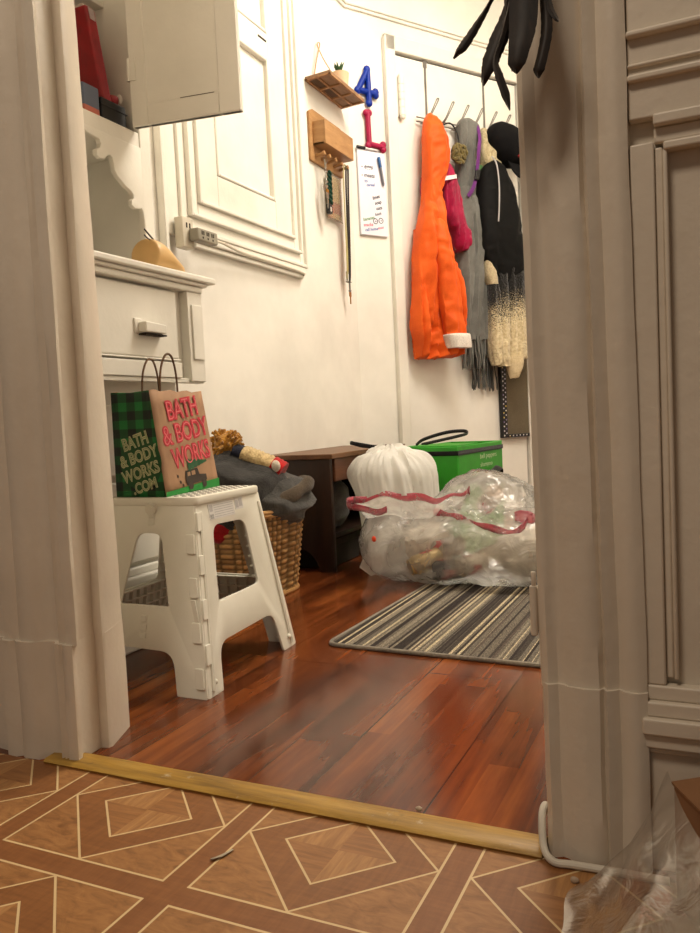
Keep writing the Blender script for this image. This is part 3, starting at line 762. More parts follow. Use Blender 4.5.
MAG = fabric('magenta nylon', (168, 16, 66), (120, 8, 44), .45, 300, .2, .2)
t = thing('stuff_bag', 'magenta gathered nylon bag behind the orange raincoat', 'bag', (.55, -.06, 1.40))
rows = [(.505, .540, 1.845, .05, .02), (.490, .560, 1.80, .06, .035), (.470, .572, 1.75, .065, .045), (.478, .588, 1.66, .07, .05), (.486, .604, 1.56, .07, .055), (.520, .636, 1.49, .07, .058), (.540, .644, 1.435, .07, .052), (.560, .622, 1.40, .07, .03)]
part('body', garment_(rows, 6, 48, .022, 34, 4, wr=.007), MAG, t, smooth=60)
rows = [(.374, .40, 1.765, .035, .01), (.366, .41, 1.70, .04, .02), (.372, .40, 1.64, .04, .012)]
part('side_flap', garment_(rows, 5, 24, .006, 30, 6), MAG, t, smooth=60)
part('white_tag', MB().box(.482, .560, -.128, -.126, 1.730, 1.750).mp(lambda p: Vector((p.x, p.y, p.z + (p.x - .46) * .25))), plain('white tape', (230, 226, 224), .6), t)

FR[0] = FR[0] @ Matrix.Translation((.022, 0, 0))
t = thing('headband', 'black cord headband with a knitted olive flower hanging beside the orange hood', 'headband', (.58, -.07, 1.86))
part('cord', MB().tube(smooth_path([(.530, -.05, 2.045), (.548, -.075, 2.048), (.575, -.08, 2.03), (.594, -.085, 1.985), (.600, -.085, 1.94), (.598, -.085, 1.88)]), .004, 8), BLACKP, t)
m = MB()
for q in range(9):
    a = q * 2 * PI / 7 + (.3 if q > 6 else 0); R = .030 if q < 7 else .008
    cx, cz = .590 + R * math.cos(a), 1.895 + R * math.sin(a)
    m.tube([(cx + .017 * math.cos(b * PI / 6), -.095 - .008 * math.sin(b + q), cz + .020 * math.sin(b * PI / 6)) for b in range(13)], .0095, 8)
part('knitted_flower', m, fabric('olive yarn', (120, 106, 62), (78, 66, 38), .95, 240, .8, fold=60), t, smooth=70)

aframe()
GREYW = fabric('grey wool weave', (116, 115, 110), (88, 87, 82), .95, 420, .4)
t = thing('scarf', 'long grey woven scarf with fringed ends looped over a door hook', 'scarf', (.67, -.06, .68))
rows = [(.640, .712, 2.092, .055, .02), (.616, .735, 2.07, .06, .04), (.608, .748, 2.03, .06, .045), (.606, .728, 1.95, .055, .04), (.606, .722, 1.88, .05, .036), (.608, .718, 1.75, .045, .032), (.606, .716, 1.6, .04, .03)]
part('upper_loop', garment_(rows, 8, 56, .030, 30, 2, wr=.004), GREYW, t, smooth=60)
rows = [(.600, .690, 1.74, .05, .03), (.594, .730, 1.66, .06, .038), (.590, .760, 1.58, .065, .04), (.588, .764, 1.44, .065, .04), (.578, .750, 1.26, .065, .038), (.576, .744, 1.10, .065, .036), (.580, .744, .98, .06, .034), (.582, .744, .95, .06, .032)]
part('hanging_end', garment_(rows, 8, 60, .045, 30, 7, wr=.004, zf=1.0), GREYW, t, smooth=60)
rows = [(.640, .760, 1.10, .04, .018), (.640, .800, .95, .04, .018), (.642, .838, .872, .04, .018)]
part('rear_end', garment_(rows, 6, 40, .010, 26, 11, wr=.003), GREYW, t, smooth=60)
def fringe(x0, x1, z0, z1, off, n, sd):
    rnd = random.Random(sd); m = MB()
    for i in range(n):
        x = x0 + (x1 - x0) * (i + .5) / n; dx = rnd.uniform(-.02, .02); oo = off + rnd.uniform(-.018, .018); L = z0 - z1 + rnd.uniform(-.02, .02)
        P = smooth_path([(x, -oo, z0 + .012), (x + dx * .3, -oo, z0 - L * .4), (x + dx * .8, -oo + .006 * rnd.uniform(-1, 1), z0 - L * .75), (x + dx, -oo, z0 - L)], 3)
        m.tube(P, [.0045] * (len(P) - 1) + [.002], 5)
    return m
FR[0] = FR[0] @ Matrix.Translation((DX, 0, 0))
part('fringe', fringe(.584, .744, .955, .805, .07, 20, 1), GREYW, t)
part('fringe', fringe(.646, .838, .875, .690, .04, 22, 2), fabric('dark grey fringe', (86, 85, 82), sc=300), t)

aframe()
t = thing('webbing_strap', 'purple webbing strap with dark buckle hanging against the grey scarf', 'strap', (.68, -.11, 1.68))
FR[0] = FR[0] @ Matrix.Translation((.026, 0, 0))
part('webbing', MB().tube(smooth_path([(.716, -.10, 2.055), (.716, -.112, 1.99), (.702, -.116, 1.92), (.690, -.118, 1.85), (.672, -.118, 1.77), (.648, -.116, 1.715), (.622, -.108, 1.680)], 6), [(.0115, .003)] * 37, 10), fabric('purple webbing', (112, 48, 124), (84, 34, 96), .7, 200), t)
part('buckle', MB().prism(rpoly([(-.014, -.026), (-.014, .026), (.014, .026), (.014, -.026)], .006), -.006, .006, lambda u, v, h: (.676 + u + v * .25, -.126 + h, 1.79 + v)), BLACKP, t, bevel=.002)

aframe()
t = thing('crochet_hat', 'beige lacy crocheted hat hanging between the grey scarf and black cap', 'hat', (.82, -.07, 1.86))
rows = [(.782, .806, 2.065, .055, .012), (.766, .832, 2.03, .06, .028), (.758, .856, 1.98, .065, .035), (.756, .876, 1.93, .068, .038), (.764, .892, 1.885, .07, .038), (.775, .895, 1.865, .07, .034)]
part('crown', garment_(rows, 6, 44, .016, 30, 5, wr=.006), fabric('beige crochet', (200, 186, 150), (150, 134, 100), .95, 160, .9, fold=40), t, smooth=60)
o = part('cloth_pouch', garment_([(.735, .785, 1.87, .045, .016), (.724, .776, 1.79, .05, .024), (.720, .772, 1.72, .05, .024), (.724, .762, 1.688, .05, .012)], 5, 28, .008, 24, 6), fabric('mixed green cloth', (96, 108, 80), (58, 118, 50), .8, 60), smooth=60)
tag(o, 'small mottled green cloth pouch hanging between the purple strap and black jacket', 'pouch'); recenter(o)

BLK = fabric('black jacket nylon', (15, 14, 14), (8, 8, 8), .75, 300, .2, 0)
t = thing('jacket', 'black jacket with a pale drawcord hanging from the door hooks', 'jacket', (.86, -.11, 1.27))
rows = [(.800, .845, 1.885, .10, .02), (.760, .870, 1.86, .10, .04), (.720, .905, 1.815, .10, .055), (.703, .943, 1.726, .10, .064), (.695, .975, 1.623, .10, .068), (.696, .995, 1.52, .10, .07), (.700, 1.010, 1.42, .10, .066), (.742, 1.03, 1.33, .10, .058), (.790, 1.035, 1.27, .10, .045)]
part('body', garment_(rows, 8, 60, .022, 10, 9, wr=.006), BLK, t, smooth=60)
rows = [(.704, .800, 1.66, .06, .05), (.700, .816, 1.54, .06, .06), (.705, .86, 1.44, .06, .06), (.730, .93, 1.36, .06, .055), (.748, .96, 1.28, .06, .05)]
part('sleeve', garment_(rows, 6, 40, .014, 18, 3, wr=.006), fabric('dark brown black cloth', (44, 36, 34), (28, 22, 22), .8), t, smooth=60)
FR[0] = FR[0] @ Matrix.Translation((-.004, 0, 0))
part('drawcord', MB().tube(smooth_path([(.808, -.132, 1.895), (.800, -.170, 1.85), (.797, -.186, 1.78), (.792, -.194, 1.70), (.785, -.196, 1.62), (.780, -.192, 1.545)]), .0040, 8), plain('pale grey cord', (176, 174, 172), .6), t)

FR[0] = FR[0] @ Matrix.Translation((.016, 0, 0))
t = thing('baseball_cap', 'black baseball cap with a red mark hanging by its back from the rightmost hook', 'cap', (.92, -.11, 1.80))
cc = (.908, -.105, 1.985)
crown = blob(cc, [((.885, -.105, 2.01), (.082, .075, .078)), ((.935, -.11, 1.955), (.085, .078, .085)), ((.975, -.11, 1.975), (.085, .075, .085))], 40, 26, lambda p, d: .003 * ridge(p, 14, 2))
CAPM = fabric('black cap twill', (15, 14, 15), (9, 8, 9), .9, 400, .3, 0)
part('crown', crown, CAPM, t)
br_ = MB(); rings = []
for i in range(9):
    a = i / 8; rings.append([])
    for j in range(15):
        b = (j - 7) / 7
        x = .845 + .165 * a + .01; w = .075 * math.sqrt(max(0, 1 - b * b * .55)) 
        rings[-1].append((.958 + .060 * b - .004, -.135 - .045 * a * (1 - b * b * .5) , 1.905 - .115 * a * math.sqrt(max(.05, 1 - b * b * .85))))
br_.loft(rings, False)
part('brim', br_, CAPM, t, solid=.005)
part('red_mark', MB().tube(smooth_path([(.93, -.186, 1.905), (.944, -.187, 1.898), (.956, -.188, 1.908), (.97, -.187, 1.902), (.99, -.184, 1.906)]), .006, 8), plain('red thread', (168, 30, 36), .7), t)

aframe()
m = Mat('black to cream boucle', (200, 185, 150), .95, spec=.1)
x, y, z = m.xyz()
sp = m.noise(230, 2); big = m.noise(7, 3)
h = z + (big - .5) * .14 + x * -.25
f1 = (h - .20) / .36
tsp = (sp * 1.5 - .28 - f1)._m('MULTIPLY', 6.0).min(1.0).max(0.0)
cream = m.ramp(m.noise(60, 3), [(.3, (190, 170, 130)), (.65, (226, 210, 174))])
m.set('Base Color', m.mix(tsp, (28, 26, 25), cream)); m.set('Sheen Weight', .4); m.bump(m.noise(90, 3), .9, .01)
BOU = m.m
t = thing('boucle_cardigan', 'fuzzy black and cream boucle cardigan hanging below the black jacket', 'cardigan', (.88, -.08, .76))
rows = [(.742, 1.03, 1.46, .06, .045), (.732, 1.042, 1.36, .07, .050), (.735, 1.042, 1.20, .06, .045), (.752, 1.042, 1.0, .05, .040), (.766, 1.03, .86, .05, .034)]
part('body', garment_(rows, 8, 64, .030, 22, 15, wr=.006, zf=.9), BOU, t, smooth=70)
for nm, rows, sd in (('front_fold', [(.738, .800, 1.30, .09, .040), (.736, .802, 1.16, .10, .046), (.742, .806, 1.0, .10, .046), (.752, .808, .88, .10, .042), (.768, .806, .812, .10, .030)], 3),
                 ('front_fold', [(.796, .868, 1.34, .09, .042), (.794, .870, 1.16, .10, .048), (.800, .872, 1.0, .10, .048), (.806, .874, .88, .10, .044), (.815, .872, .805, .10, .034)], 9),
                 ('side_panel', [(.862, 1.03, 1.42, .09, .045), (.860, 1.04, 1.30, .10, .052), (.866, 1.04, 1.10, .10, .050), (.872, 1.042, .92, .10, .046), (.876, 1.03, .845, .10, .036)], 14)):
    part(nm, garment_(rows, 8, 48, .020, 24, sd, wr=.008, zf=1.2), BOU, t, smooth=70)
rows = [(.725, .79, 1.36, .10, .03), (.722, .785, 1.28, .11, .034), (.735, .79, 1.235, .11, .032)]
part('sleeve_end', garment_(rows, 6, 30, .006, 20, 4), fabric('cream speckled cuff', (206, 190, 156), (150, 136, 108), .95, 160, .8), t, smooth=70)
rows = [(.850, .960, .862, .12, .034), (.848, .945, .82, .12, .036), (.862, .925, .775, .12, .03), (.870, .912, .740, .12, .015)]
part('knotted_corner', garment_(rows, 6, 36, .016, 24, 21), fabric('cream boucle', (214, 196, 160), (180, 160, 122), .95, 120, .8), t, smooth=70)

FR[0] = FR[0] @ Matrix.Translation((.014, 0, 0))
t = thing('pin_board', 'flat grey brown board with black dotted border hanging low on the door', 'board', (1.02, -.02, .42))
part('felt_face', MB().box(.905, 1.10, -.030, -.012, .428, .90), fabric('grey brown felt', (104, 92, 72), (90, 80, 62), .95, 250), t, bevel=.003)
bd = part('black_border', MB().box(.893, .932, -.034, -.009, .415, .90).box(.9325, 1.10, -.034, -.009, .415, .434), BLACKP, t, bevel=.002)
m = Mat('coloured dots', (200, 200, 200), .5); pz = m.nt.nodes.new('ShaderNodeNewGeometry').outputs['Position']
x, y, z = m.xyz(pz); m.set('Base Color', m.ramp(m.white(m.vec((z / .0125).floor(), (x / .02).floor(), 0.0)), [(0, (196, 190, 206)), (.4, (120, 104, 150)), (.55, (206, 174, 70)), (.75, (226, 222, 214))], True))
g = MB()
for q in range(19):
    for c_, o_ in ((.904, 0), (.921, .0125)):
        zc = .428 + q * .025 + o_
        g.add([(c_ + .0048 * math.cos(a * PI / 4), -.0346, zc + .0048 * math.sin(a * PI / 4)) for a in range(8)], [tuple(range(8))])
for q in range(6):
    g.add([(.945 + q * .026 + .0045 * math.cos(a * PI / 4), -.0346, .4245 + .0045 * math.sin(a * PI / 4)) for a in range(8)], [tuple(range(8))])
part('border_dots', g, m.m, bd, smooth=0, fixn=False)

# ------------------------------------------------------------------ folding step stool
rframe()
STOOL = Mat('white stool plastic', (226, 222, 205), .38, spec=.4)
STOOL.set('Base Color', STOOL.ramp(STOOL.noise(5, 3), [(.3, (224, 221, 206)), (.7, (238, 235, 222))])); STOOL.bump(STOOL.noise(160, 2), .06, .002); STOOL = STOOL.m
st = thing('folding_step_stool', 'white plastic folding step stool carrying the paper gift bag', 'step stool', (-1.148, 1.52, 0))
HT = .394
SH = lambda p: Vector((p.x - .055 * max(0, p.y - 1.31) * (1 - .6 * p.z / .41), p.y, p.z))   # stool stands a touch askew
def mapA(sg):   # wide sides, u = Y, v = height, sg +1 front (+X)
    def f(p):
        x0 = .181 - .068 * p.y / HT
        return SH(Vector((-1.148 + sg * (x0 + p.z), p.x, p.y)))
    return f
def mapB(sg):   # narrow sides, u = X, v = height
    def f(p):
        y0 = (1.307 + .088 * p.y / HT) if sg < 0 else (1.720 - .054 * p.y / HT)
        return SH(Vector((p.x, y0 + sg * p.z, p.y)))
    return f
outA = rpoly([(1.309, 0), (1.366, 0), (1.386, .098), (1.632, .102), (1.656, 0), (1.717, 0), (1.664, HT), (1.397, HT)], [.004, .004, .035, .035, .004, .004, .0, .0], 6)
hA = rpoly([(1.412, .178), (1.594, .182), (1.582, .342), (1.446, .346)], [.010, .016, .030, .026], 6)
outB = rpoly([(-1.332, 0), (-1.255, 0), (-1.236, .092), (-1.060, .088), (-1.041, 0), (-.966, 0), (-1.035, HT), (-1.261, HT)], [.004, .004, .035, .035, .004, .004, 0, 0], 6)
hB = rpoly([(-1.217, .178), (-1.079, .178), (-1.114, .335), (-1.182, .335)], [.006, .006, .024, .024], 6)
for sg in (1, -1):
    pa = part('wide_side', plate(outA, [hA], .007, .0015).mp(mapA(sg)), STOOL, st, smooth=30)
    for q in ((1.330, .012, 1.405, HT - .02, 1.340), (1.697, .012, 1.655, HT - .02, 1.688)):
        m = MB().tube([(q[0], q[1], .004), (q[2], q[3], .004)], [.006, .004], 6)
        part('edge_rib', m.mp(mapA(sg)), STOOL, pa)
        part('rivet', MB().ball((q[4], .028, .004), .0065, 10, 6).mp(mapA(sg)), STOOL, pa)
    g = MB()
    for q in range(14):
        uu = 1.335 + q * .028
        if 1.40 < uu < 1.60: g.box(uu, uu + .003, .105, .172, -.014, -.003)
        else: g.box(uu, uu + .003, .03 if abs(uu - 1.513) > .15 else .105, .35 if abs(uu - 1.513) < .12 else .2, -.014, -.003)
    for q in range(13):
        vv = .03 + q * .024
        if .178 < vv < .346: g.box(1.40 - vv * .0, 1.43, vv, vv + .003, -.014, -.003).box(1.592, 1.665 - vv * .1, vv, vv + .003, -.014, -.003)
        elif vv <= .1: g.box(1.325 + vv * .2, 1.368, vv, vv + .003, -.014, -.003).box(1.656, 1.70 - vv * .2, vv, vv + .003, -.014, -.003)
        else: g.box(1.36, 1.66, vv, vv + .003, -.014, -.003)
    part('waffle_ribs', g.mp(mapA(sg)), STOOL, pa, smooth=0)
    pb = part('narrow_side', plate(outB, [hB], .007, .0015).mp(mapB(sg)), STOOL, st, smooth=30)
    for vv in (.110, .128, .146, .352, .368, .384):
        part('fold_hinge', MB().box(-1.152, -1.136, vv, vv + .013, .002, .0065).mp(mapB(sg)), STOOL, pb, bevel=.001)
    g = MB()
    for q in range(7):
        uu = -1.24 + q * .030; g.box(uu, uu + .003, .095, .176, -.014, -.003)
    for vv in (.10, .124, .148, .172): g.box(-1.25, -1.05, vv, vv + .003, -.014, -.003)
    part('waffle_ribs', g.mp(mapB(sg)), STOOL, pb, smooth=0)
m = MB()
for q in range(8):
    v0 = .020 + q * .0455; v1 = v0 + .041
    def cx(v): return -.967 - .068 * v / HT
    if q % 2 == 0:
        b = MB().prism(rpoly([(cx(v0) - .022, v0), (cx(v0) - .001, v0), (cx(v1) - .001, v1), (cx(v1) - .022, v1)], .003, 3), .0, .0085)
        b.mp(mapB(-1))
    else:
        def cy(v): return 1.308 + .088 * v / HT
        b = MB().prism(rpoly([(cy(v0) - .002, v0), (cy(v0) + .020, v0), (cy(v1) + .020, v1), (cy(v1) - .002, v1)], .003, 3), .0, .0075)
        b.mp(mapA(1))
    m.join(b)
part('corner_hinge', m, STOOL, st, bevel=.0012)
top = plate(rpoly([(-1.264, 1.393), (-1.030, 1.393), (-1.030, 1.660), (-1.264, 1.660)], .012), t=.019, bevel=.004).mp(lambda p: Vector((p.x, p.y, p.z + .4035)))
tp = part('top', top.mp(SH), STOOL, st)
m = MB().box(-1.031, -1.0285, 1.44, 1.58, .4005, .4035).mp(SH)
part('grip_slot', m, CREVICE_SHADE, tp)
m = MB()
for i in range(10):
    for j in range(12): m.prism([(-1.25 + i * .022 + .006 * math.cos(a * PI / 3), 1.412 + j * .0215 + .006 * math.sin(a * PI / 3)) for a in range(6)], .4125, .4140)
part('grip_dots', m, plain('grey rubber dots', (120, 114, 108), .8), tp, smooth=0)
part('round_latch', MB().tube([(-1.147, 1.392, .388), (-1.147, 1.380, .386)], .013, 16), STOOL, st)
lb = part('instruction_label', MB().box(1.440, 1.545, .356, .392, .0036, .0042).box(1.55, 1.585, .366, .394, .0036, .0042).mp(mapA(1)), plain('grey white label', (222, 220, 216), .45, var=.03), st, smooth=0)
m = MB()
for q in range(6): m.box(1.462, 1.54, .360 + q * .0052, .3615 + q * .0052, .0042, .0045)
for q in range(8): m.box(1.443 + q * .0018, 1.444 + q * .0018, .358, .368, .0042, .0045)
m.box(1.444, 1.456, .374, .389, .0042, .0045).box(1.553, 1.565, .370, .388, .0042, .0045).box(1.568, 1.582, .372, .390, .0042, .0045)
part('label_print', m.mp(mapA(1)), plain('grey print', (190, 188, 188), .6), lb, smooth=0)

# ------------------------------------------------------------------ paper gift bag on the stool
bag = thing('gift_bag', 'brown paper gift bag with green plaid side and red lettering on the step stool', 'gift bag', (-1.178, 1.52, .4135))
KRAFT = plain('kraft paper', (172, 134, 102), .75, var=.1, sc=18, bump=.12)
bx0, bx1, by0, by1, bz0, bz1 = -1.248, -1.108, 1.392, 1.647, .4138, .652
def bagx(z, sgn): return -1.178 + sgn * .070 - (.030 if sgn > 0 else -.002) * max(0, z - bz0) / .24
def SK(m): return m.mp(lambda p: Vector((p.x - .135 * (p.y - 1.392), 1.392 + (p.y - 1.392) * (1 - .02 * max(0, p.z - bz0) / .24), p.z)))
m = MB()
for sg in (1, -1):
    rows = []
    for i in range(9):
        z = bz0 + (bz1 - bz0) * i / 8
        rows.append([(bagx(z, sg) + sg * .0025 * math.sin(PI * j / 10) * math.sin(PI * i / 8 + .3), by0 + (by1 - by0) * (j / 10) * (1 - .035 * i / 8), z + (0.0025 * math.sin(j * 2.1) if i == 8 else 0)) for j in range(11)])
    m.loft(rows, False)
m.loft([[(bx0, by0, bz0 + .001), (bx1, by0, bz0 + .001)], [(bx0, by1, bz0 + .001), (bx1, by1, bz0 + .001)]], False)
part('kraft_panel', SK(m), KRAFT, bag, solid=.0008, fixn=False)
m = Mat('green buffalo plaid paper', (20, 96, 46), .6)
x, y, z = m.xyz()
a_ = ((x + .004) / .046).fract().gt(.5); b_ = ((z + .006) / .040).fract().gt(.5)
m.set('Base Color', m.ramp((a_ + b_) / 2.0 + m.noise(40, 3) * .12 - .06, [(0, (22, 112, 50)), (.5, (14, 70, 32)), (1, (12, 24, 16))]))
PLAID = m.m
for yy, sg in ((by0, -1), (by1, 1)):
    m = MB(); rows = []
    for i in range(9):
        z = bz0 + (bz1 - bz0) * i / 8; yb = by0 if sg < 0 else by0 + (by1 - by0) * (1 - .035 * i / 8)
        cr = .004 * i / 8
        rows.append([(bagx(z, -1) + (bagx(z, 1) - bagx(z, -1)) * j / 8, yb - sg * cr * (1 - abs(j / 4 - 1)), z - (.003 * (1 - abs(j / 4 - 1)) if i == 8 else 0)) for j in range(9)])
    m.loft(rows, False)
    part('plaid_gusset', SK(m), PLAID, bag, solid=.0008, fixn=False)
part('green_base_band', SK(MB().loft([[(bagx(bz0, 1) + .0012, by0, bz0), (bagx(bz0, 1) + .0012, by1, bz0)], [(bagx(bz0, 1) + .0012, by0, bz0 + .010), (bagx(bz0, 1) + .0012, by1, bz0 + .021)]], False)), plain('bright green print', (24, 140, 52), .6), bag, smooth=0, fixn=False)
TW = plain('twisted paper cord', (112, 84, 58), .8)
def handle(x, y0, y1, h, lean):
    P = [(x, y0, .60), (x, y0, .652), (x + lean * .4, y0 + .006, .652 + h * .55), (x + lean, (y0 + y1) / 2 - .014, .652 + h * .95), (x + lean, (y0 + y1) / 2 + .014, .652 + h * .95), (x + lean * .4, y1 - .006, .652 + h * .55), (x, y1, .652), (x, y1, .60)]
    part('handle', SK(MB().tube(smooth_path(P, 6), .0027, 8)), TW, bag)
handle(bagx(bz1, 1) - .003, 1.445, 1.525, .085, .004); handle(bagx(bz1, -1) + .003, 1.520, 1.600, .085, .004)
def fit(m, w, h, cx, cy, rot=0):
    xs = [p[0] for p in m.v]; ys = [p[1] for p in m.v]; x0, x1, y0, y1 = min(xs), max(xs), min(ys), max(ys)
    c, s_ = math.cos(rot), math.sin(rot)
    def f(p):
        a = ((p.x - x0) / (x1 - x0) - .5) * w; b = ((p.y - y0) / (y1 - y0) - .5) * h
        return Vector((cx + a * c - b * s_, cy + a * s_ + b * c, p.z))
    return m.mp(f)
def onkraft(off):
    def f(p):
        q = Vector((bagx(p.y, 1) + off + .0026 * math.sin(PI * max(0, min(1, (p.x - by0) / .255))), p.x, p.y))
        return Vector((q.x - .135 * (q.y - 1.392), 1.392 + (q.y - 1.392) * (1 - .02 * max(0, q.z - bz0) / .24), q.z))
    return f
REDP = plain('red print', (206, 46, 66), .6, bump=0); PINKP = plain('pink print', (232, 116, 118), .6, bump=0)
let = None
for txt, w, h, cx, cy, cl in (('BATH', .150, .048, 1.524, .612, 1), ('& BODY', .224, .048, 1.526, .558, 1), ('WORKS', .190, .048, 1.533, .503, 0)):
    o1 = part('red_lettering', fit(text(txt, .06, .0030), w, h, cx, cy, .10).mp(onkraft(.0012)), REDP, bag, smooth=0, fixn=False)
    part('lettering_inline', fit(text(txt, .06, -.0012), w * .965, h * .86, cx, cy, .10).mp(onkraft(.0018)), PINKP, o1, smooth=0, fixn=False)
DK = plain('dark print', (50, 38, 30), .6, bump=0); TREE = plain('tree green print', (24, 84, 46), .6, bump=0)
def flat(polys, mtl, name, off, par=bag):
    m = MB()
    for poly in polys:
        n = len(poly); m.add([onkraft(off)(Vector((a, b, 0))) for a, b in poly], [tuple(range(n))])
    return part(name, m, mtl, par, smooth=0, fixn=False)
ty, tz = 1.536, .430
flat([[(ty - .05, tz), (ty + .05, tz + .006), (ty + .05, tz + .020), (ty + .016, tz + .022), (ty + .010, tz + .038), (ty - .048, tz + .034), (ty - .052, tz + .018)]], DK, 'printed_truck', .0012)
flat([rpoly([(ty + c - .011, tz - .011), (ty + c + .011, tz - .010), (ty + c + .011, tz + .011), (ty + c - .011, tz + .010)], .01, 4) for c in (-.032, .034)], DK, 'printed_wheel', .0014)
flat([[(ty - .042, tz + .021), (ty - .028, tz + .022), (ty - .028, tz + .031), (ty - .041, tz + .030)], [(ty - .022, tz + .022), (ty - .004, tz + .023), (ty - .004, tz + .033), (ty - .022, tz + .032)]], KRAFT, 'printed_window', .0016)
tr = []
for i in range(13):
    a = i / 12; h = .002 + .014 * (1 - a) * (1 if i % 2 else .72); tr.append((ty - .035 + .098 * a, tz + .047 + .005 * a + h))
for i in range(12, -1, -1):
    a = i / 12; h = .002 + .014 * (1 - a) * (1 if i % 2 else .72); tr.append((ty - .035 + .098 * a, tz + .047 + .005 * a - h))
flat([tr], TREE, 'printed_tree', .0014)
flat([rpoly([(ty + a - .003, tz + b - .003), (ty + a + .003, tz + b - .003), (ty + a + .003, tz + b + .004), (ty + a - .003, tz + b + .004)], .002, 2) for a, b in ((-.066, .002), (-.076, .010), (-.084, .024))], DK, 'printed_puff', .0012)
CRM = plain('cream print', (196, 194, 150), .6, bump=0)
def ongus(off): return lambda p: Vector((p.x, by0 - off, p.y))
part('printed_disc', MB().add([ongus(.0012)(Vector((-1.172 + .058 * math.cos(a * PI / 16), .490 + .062 * math.sin(a * PI / 16), 0))) for a in range(32)], [tuple(range(32))]), plain('dark green disc', (14, 78, 36), .6), bag, smooth=0, fixn=False)
for txt, w, h, cx, cy in (('BATH', .074, .030, -1.184, .540), ('& BODY', .112, .029, -1.176, .506), ('WORKS', .110, .029, -1.174, .470), ('.COM', .070, .026, -1.164, .439)):
    o1 = part('cream_lettering', fit(text(txt, .06, .0026), w, h, cx, cy, .26).mp(ongus(.0019)), CRM, bag, smooth=0, fixn=False)
    part('lettering_inline', fit(text(txt, .06, -.0016), w * .95, h * .80, cx, cy, .26).mp(ongus(.0024)), plain('mid green inline', (96, 140, 92), .6, bump=0), o1, smooth=0, fixn=False)

# ------------------------------------------------------------------ wicker basket and its load
bk = thing('wicker_basket', 'woven wicker laundry basket beside the wooden bench, heaped with clothes', 'basket', (-1.418, 2.215, 0))
m = Mat('woven seagrass', (206, 160, 98), .6)
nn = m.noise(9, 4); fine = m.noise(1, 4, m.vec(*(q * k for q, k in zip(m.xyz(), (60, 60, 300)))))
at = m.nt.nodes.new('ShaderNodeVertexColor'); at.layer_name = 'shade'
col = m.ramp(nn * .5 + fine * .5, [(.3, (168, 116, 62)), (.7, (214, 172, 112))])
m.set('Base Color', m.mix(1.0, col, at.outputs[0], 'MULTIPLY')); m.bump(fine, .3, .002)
NC, NR, S = 42, 16, 4
def bshape(an, z):
    c, s_ = math.cos(an), math.sin(an); p = .62
    R = .122 + .030 * z / .28
    return R * math.copysign(abs(c) ** p, c), R * 1.08 * math.copysign(abs(s_) ** p, s_)
mm = MB(); cols = []; rings = []
for i in range(NR * S + 1):
    z = .004 + .268 * i / (NR * S); ring = []
    for j in range(NC * S):
        an = 2 * PI * j / (NC * S); x, y = bshape(an, z)
        ci, cj = i / S, j / S
        over = (int(ci) + int(cj)) % 2
        fu, fv = ci % 1, cj % 1
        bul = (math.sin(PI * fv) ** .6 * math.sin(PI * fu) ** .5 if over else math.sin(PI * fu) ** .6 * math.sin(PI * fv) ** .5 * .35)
        k = 1 + .055 * bul; ring.append((-1.418 + x * k, 2.215 + y * k, z)); cols.append(.28 + .72 * min(1, bul * (1.15 if over else 1.6)))  # vertex colour darkens the weave creases in place of occlusion
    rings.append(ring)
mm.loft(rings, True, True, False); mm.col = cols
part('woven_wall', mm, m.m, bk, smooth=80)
WICK = wood('wicker rod', (204, 158, 98), (158, 110, 60), .5, (4, 4, 4), 9)
for z in (.006, .274, .284):
    part('rim' if z > .1 else 'base_ring', MB().tube([(-1.418 + bshape(a * PI / 24, z)[0] * 1.03, 2.215 + bshape(a * PI / 24, z)[1] * 1.03, z) for a in range(49)], .0075, 8), WICK, bk)

GW = fabric('charcoal wool', (64, 62, 60), (40, 39, 39), .95, 260, .8, .2, 30)
GW2 = fabric('grey wool', (86, 84, 81), (56, 55, 54), .95, 260, .8, .2, 30)
def heap_disp(o, am=.012, fr=9):
    return lambda p, d: am * ridge((p.x * 1.0 + p.z * .6, p.y * .6, p.z * 1.5), fr, o) + .004 * nz(p, 30, o)
o = part('wool_blanket', blob((-1.43, 2.17, .33), [((-1.46, 2.16, .33), (.125, .13, .125)), ((-1.40, 2.20, .32), (.13, .13, .11))], 110, 70, heap_disp(3, .024, 9), 40), GW, smooth=80)
tag(o, 'dark charcoal wool blanket heaped at the top left of the basket', 'blanket'); recenter(o)
t = thing('wool_sweater', 'grey wool garment with brown rolled edge draped over the right basket rim', 'clothing', (-1.31, 2.25, .26))
part('body', blob((-1.375, 2.23, .322), [((-1.395, 2.20, .322), (.115, .13, .070)), ((-1.325, 2.26, .315), (.085, .12, .058)), ((-1.33, 2.22, .297), (.07, .11, .05))], 110, 70, heap_disp(8, .024, 10), 40), GW2, t, smooth=80)
m = MB(); P = smooth_path([(-1.33, 2.10, .302), (-1.262, 2.14, .312), (-1.232, 2.24, .345), (-1.245, 2.32, .360), (-1.30, 2.36, .355)], 8)
m.tube(P, [(.022 + .004 * math.sin(i * .7), .018) for i in range(len(P))], 14)
part('rolled_edge', m.mp(lambda p: p + Vector((.004 * nz(p, 30), .004 * nz(p, 30, 4), .005 * nz(p, 24, 8)))), fabric('dark brown wool', (84, 72, 58), (58, 48, 38), .95, 240, .8), t, smooth=80)
t = thing('knit_beanie', 'knitted cream beanie with mustard pompom and red edge on top of the basket', 'beanie', (-1.36, 2.2, .43))
MUST = fabric('mustard yarn', (196, 142, 58), (148, 98, 32), .95, 120, .9, .4, 50)
m = MB(); rnd = random.Random(4)
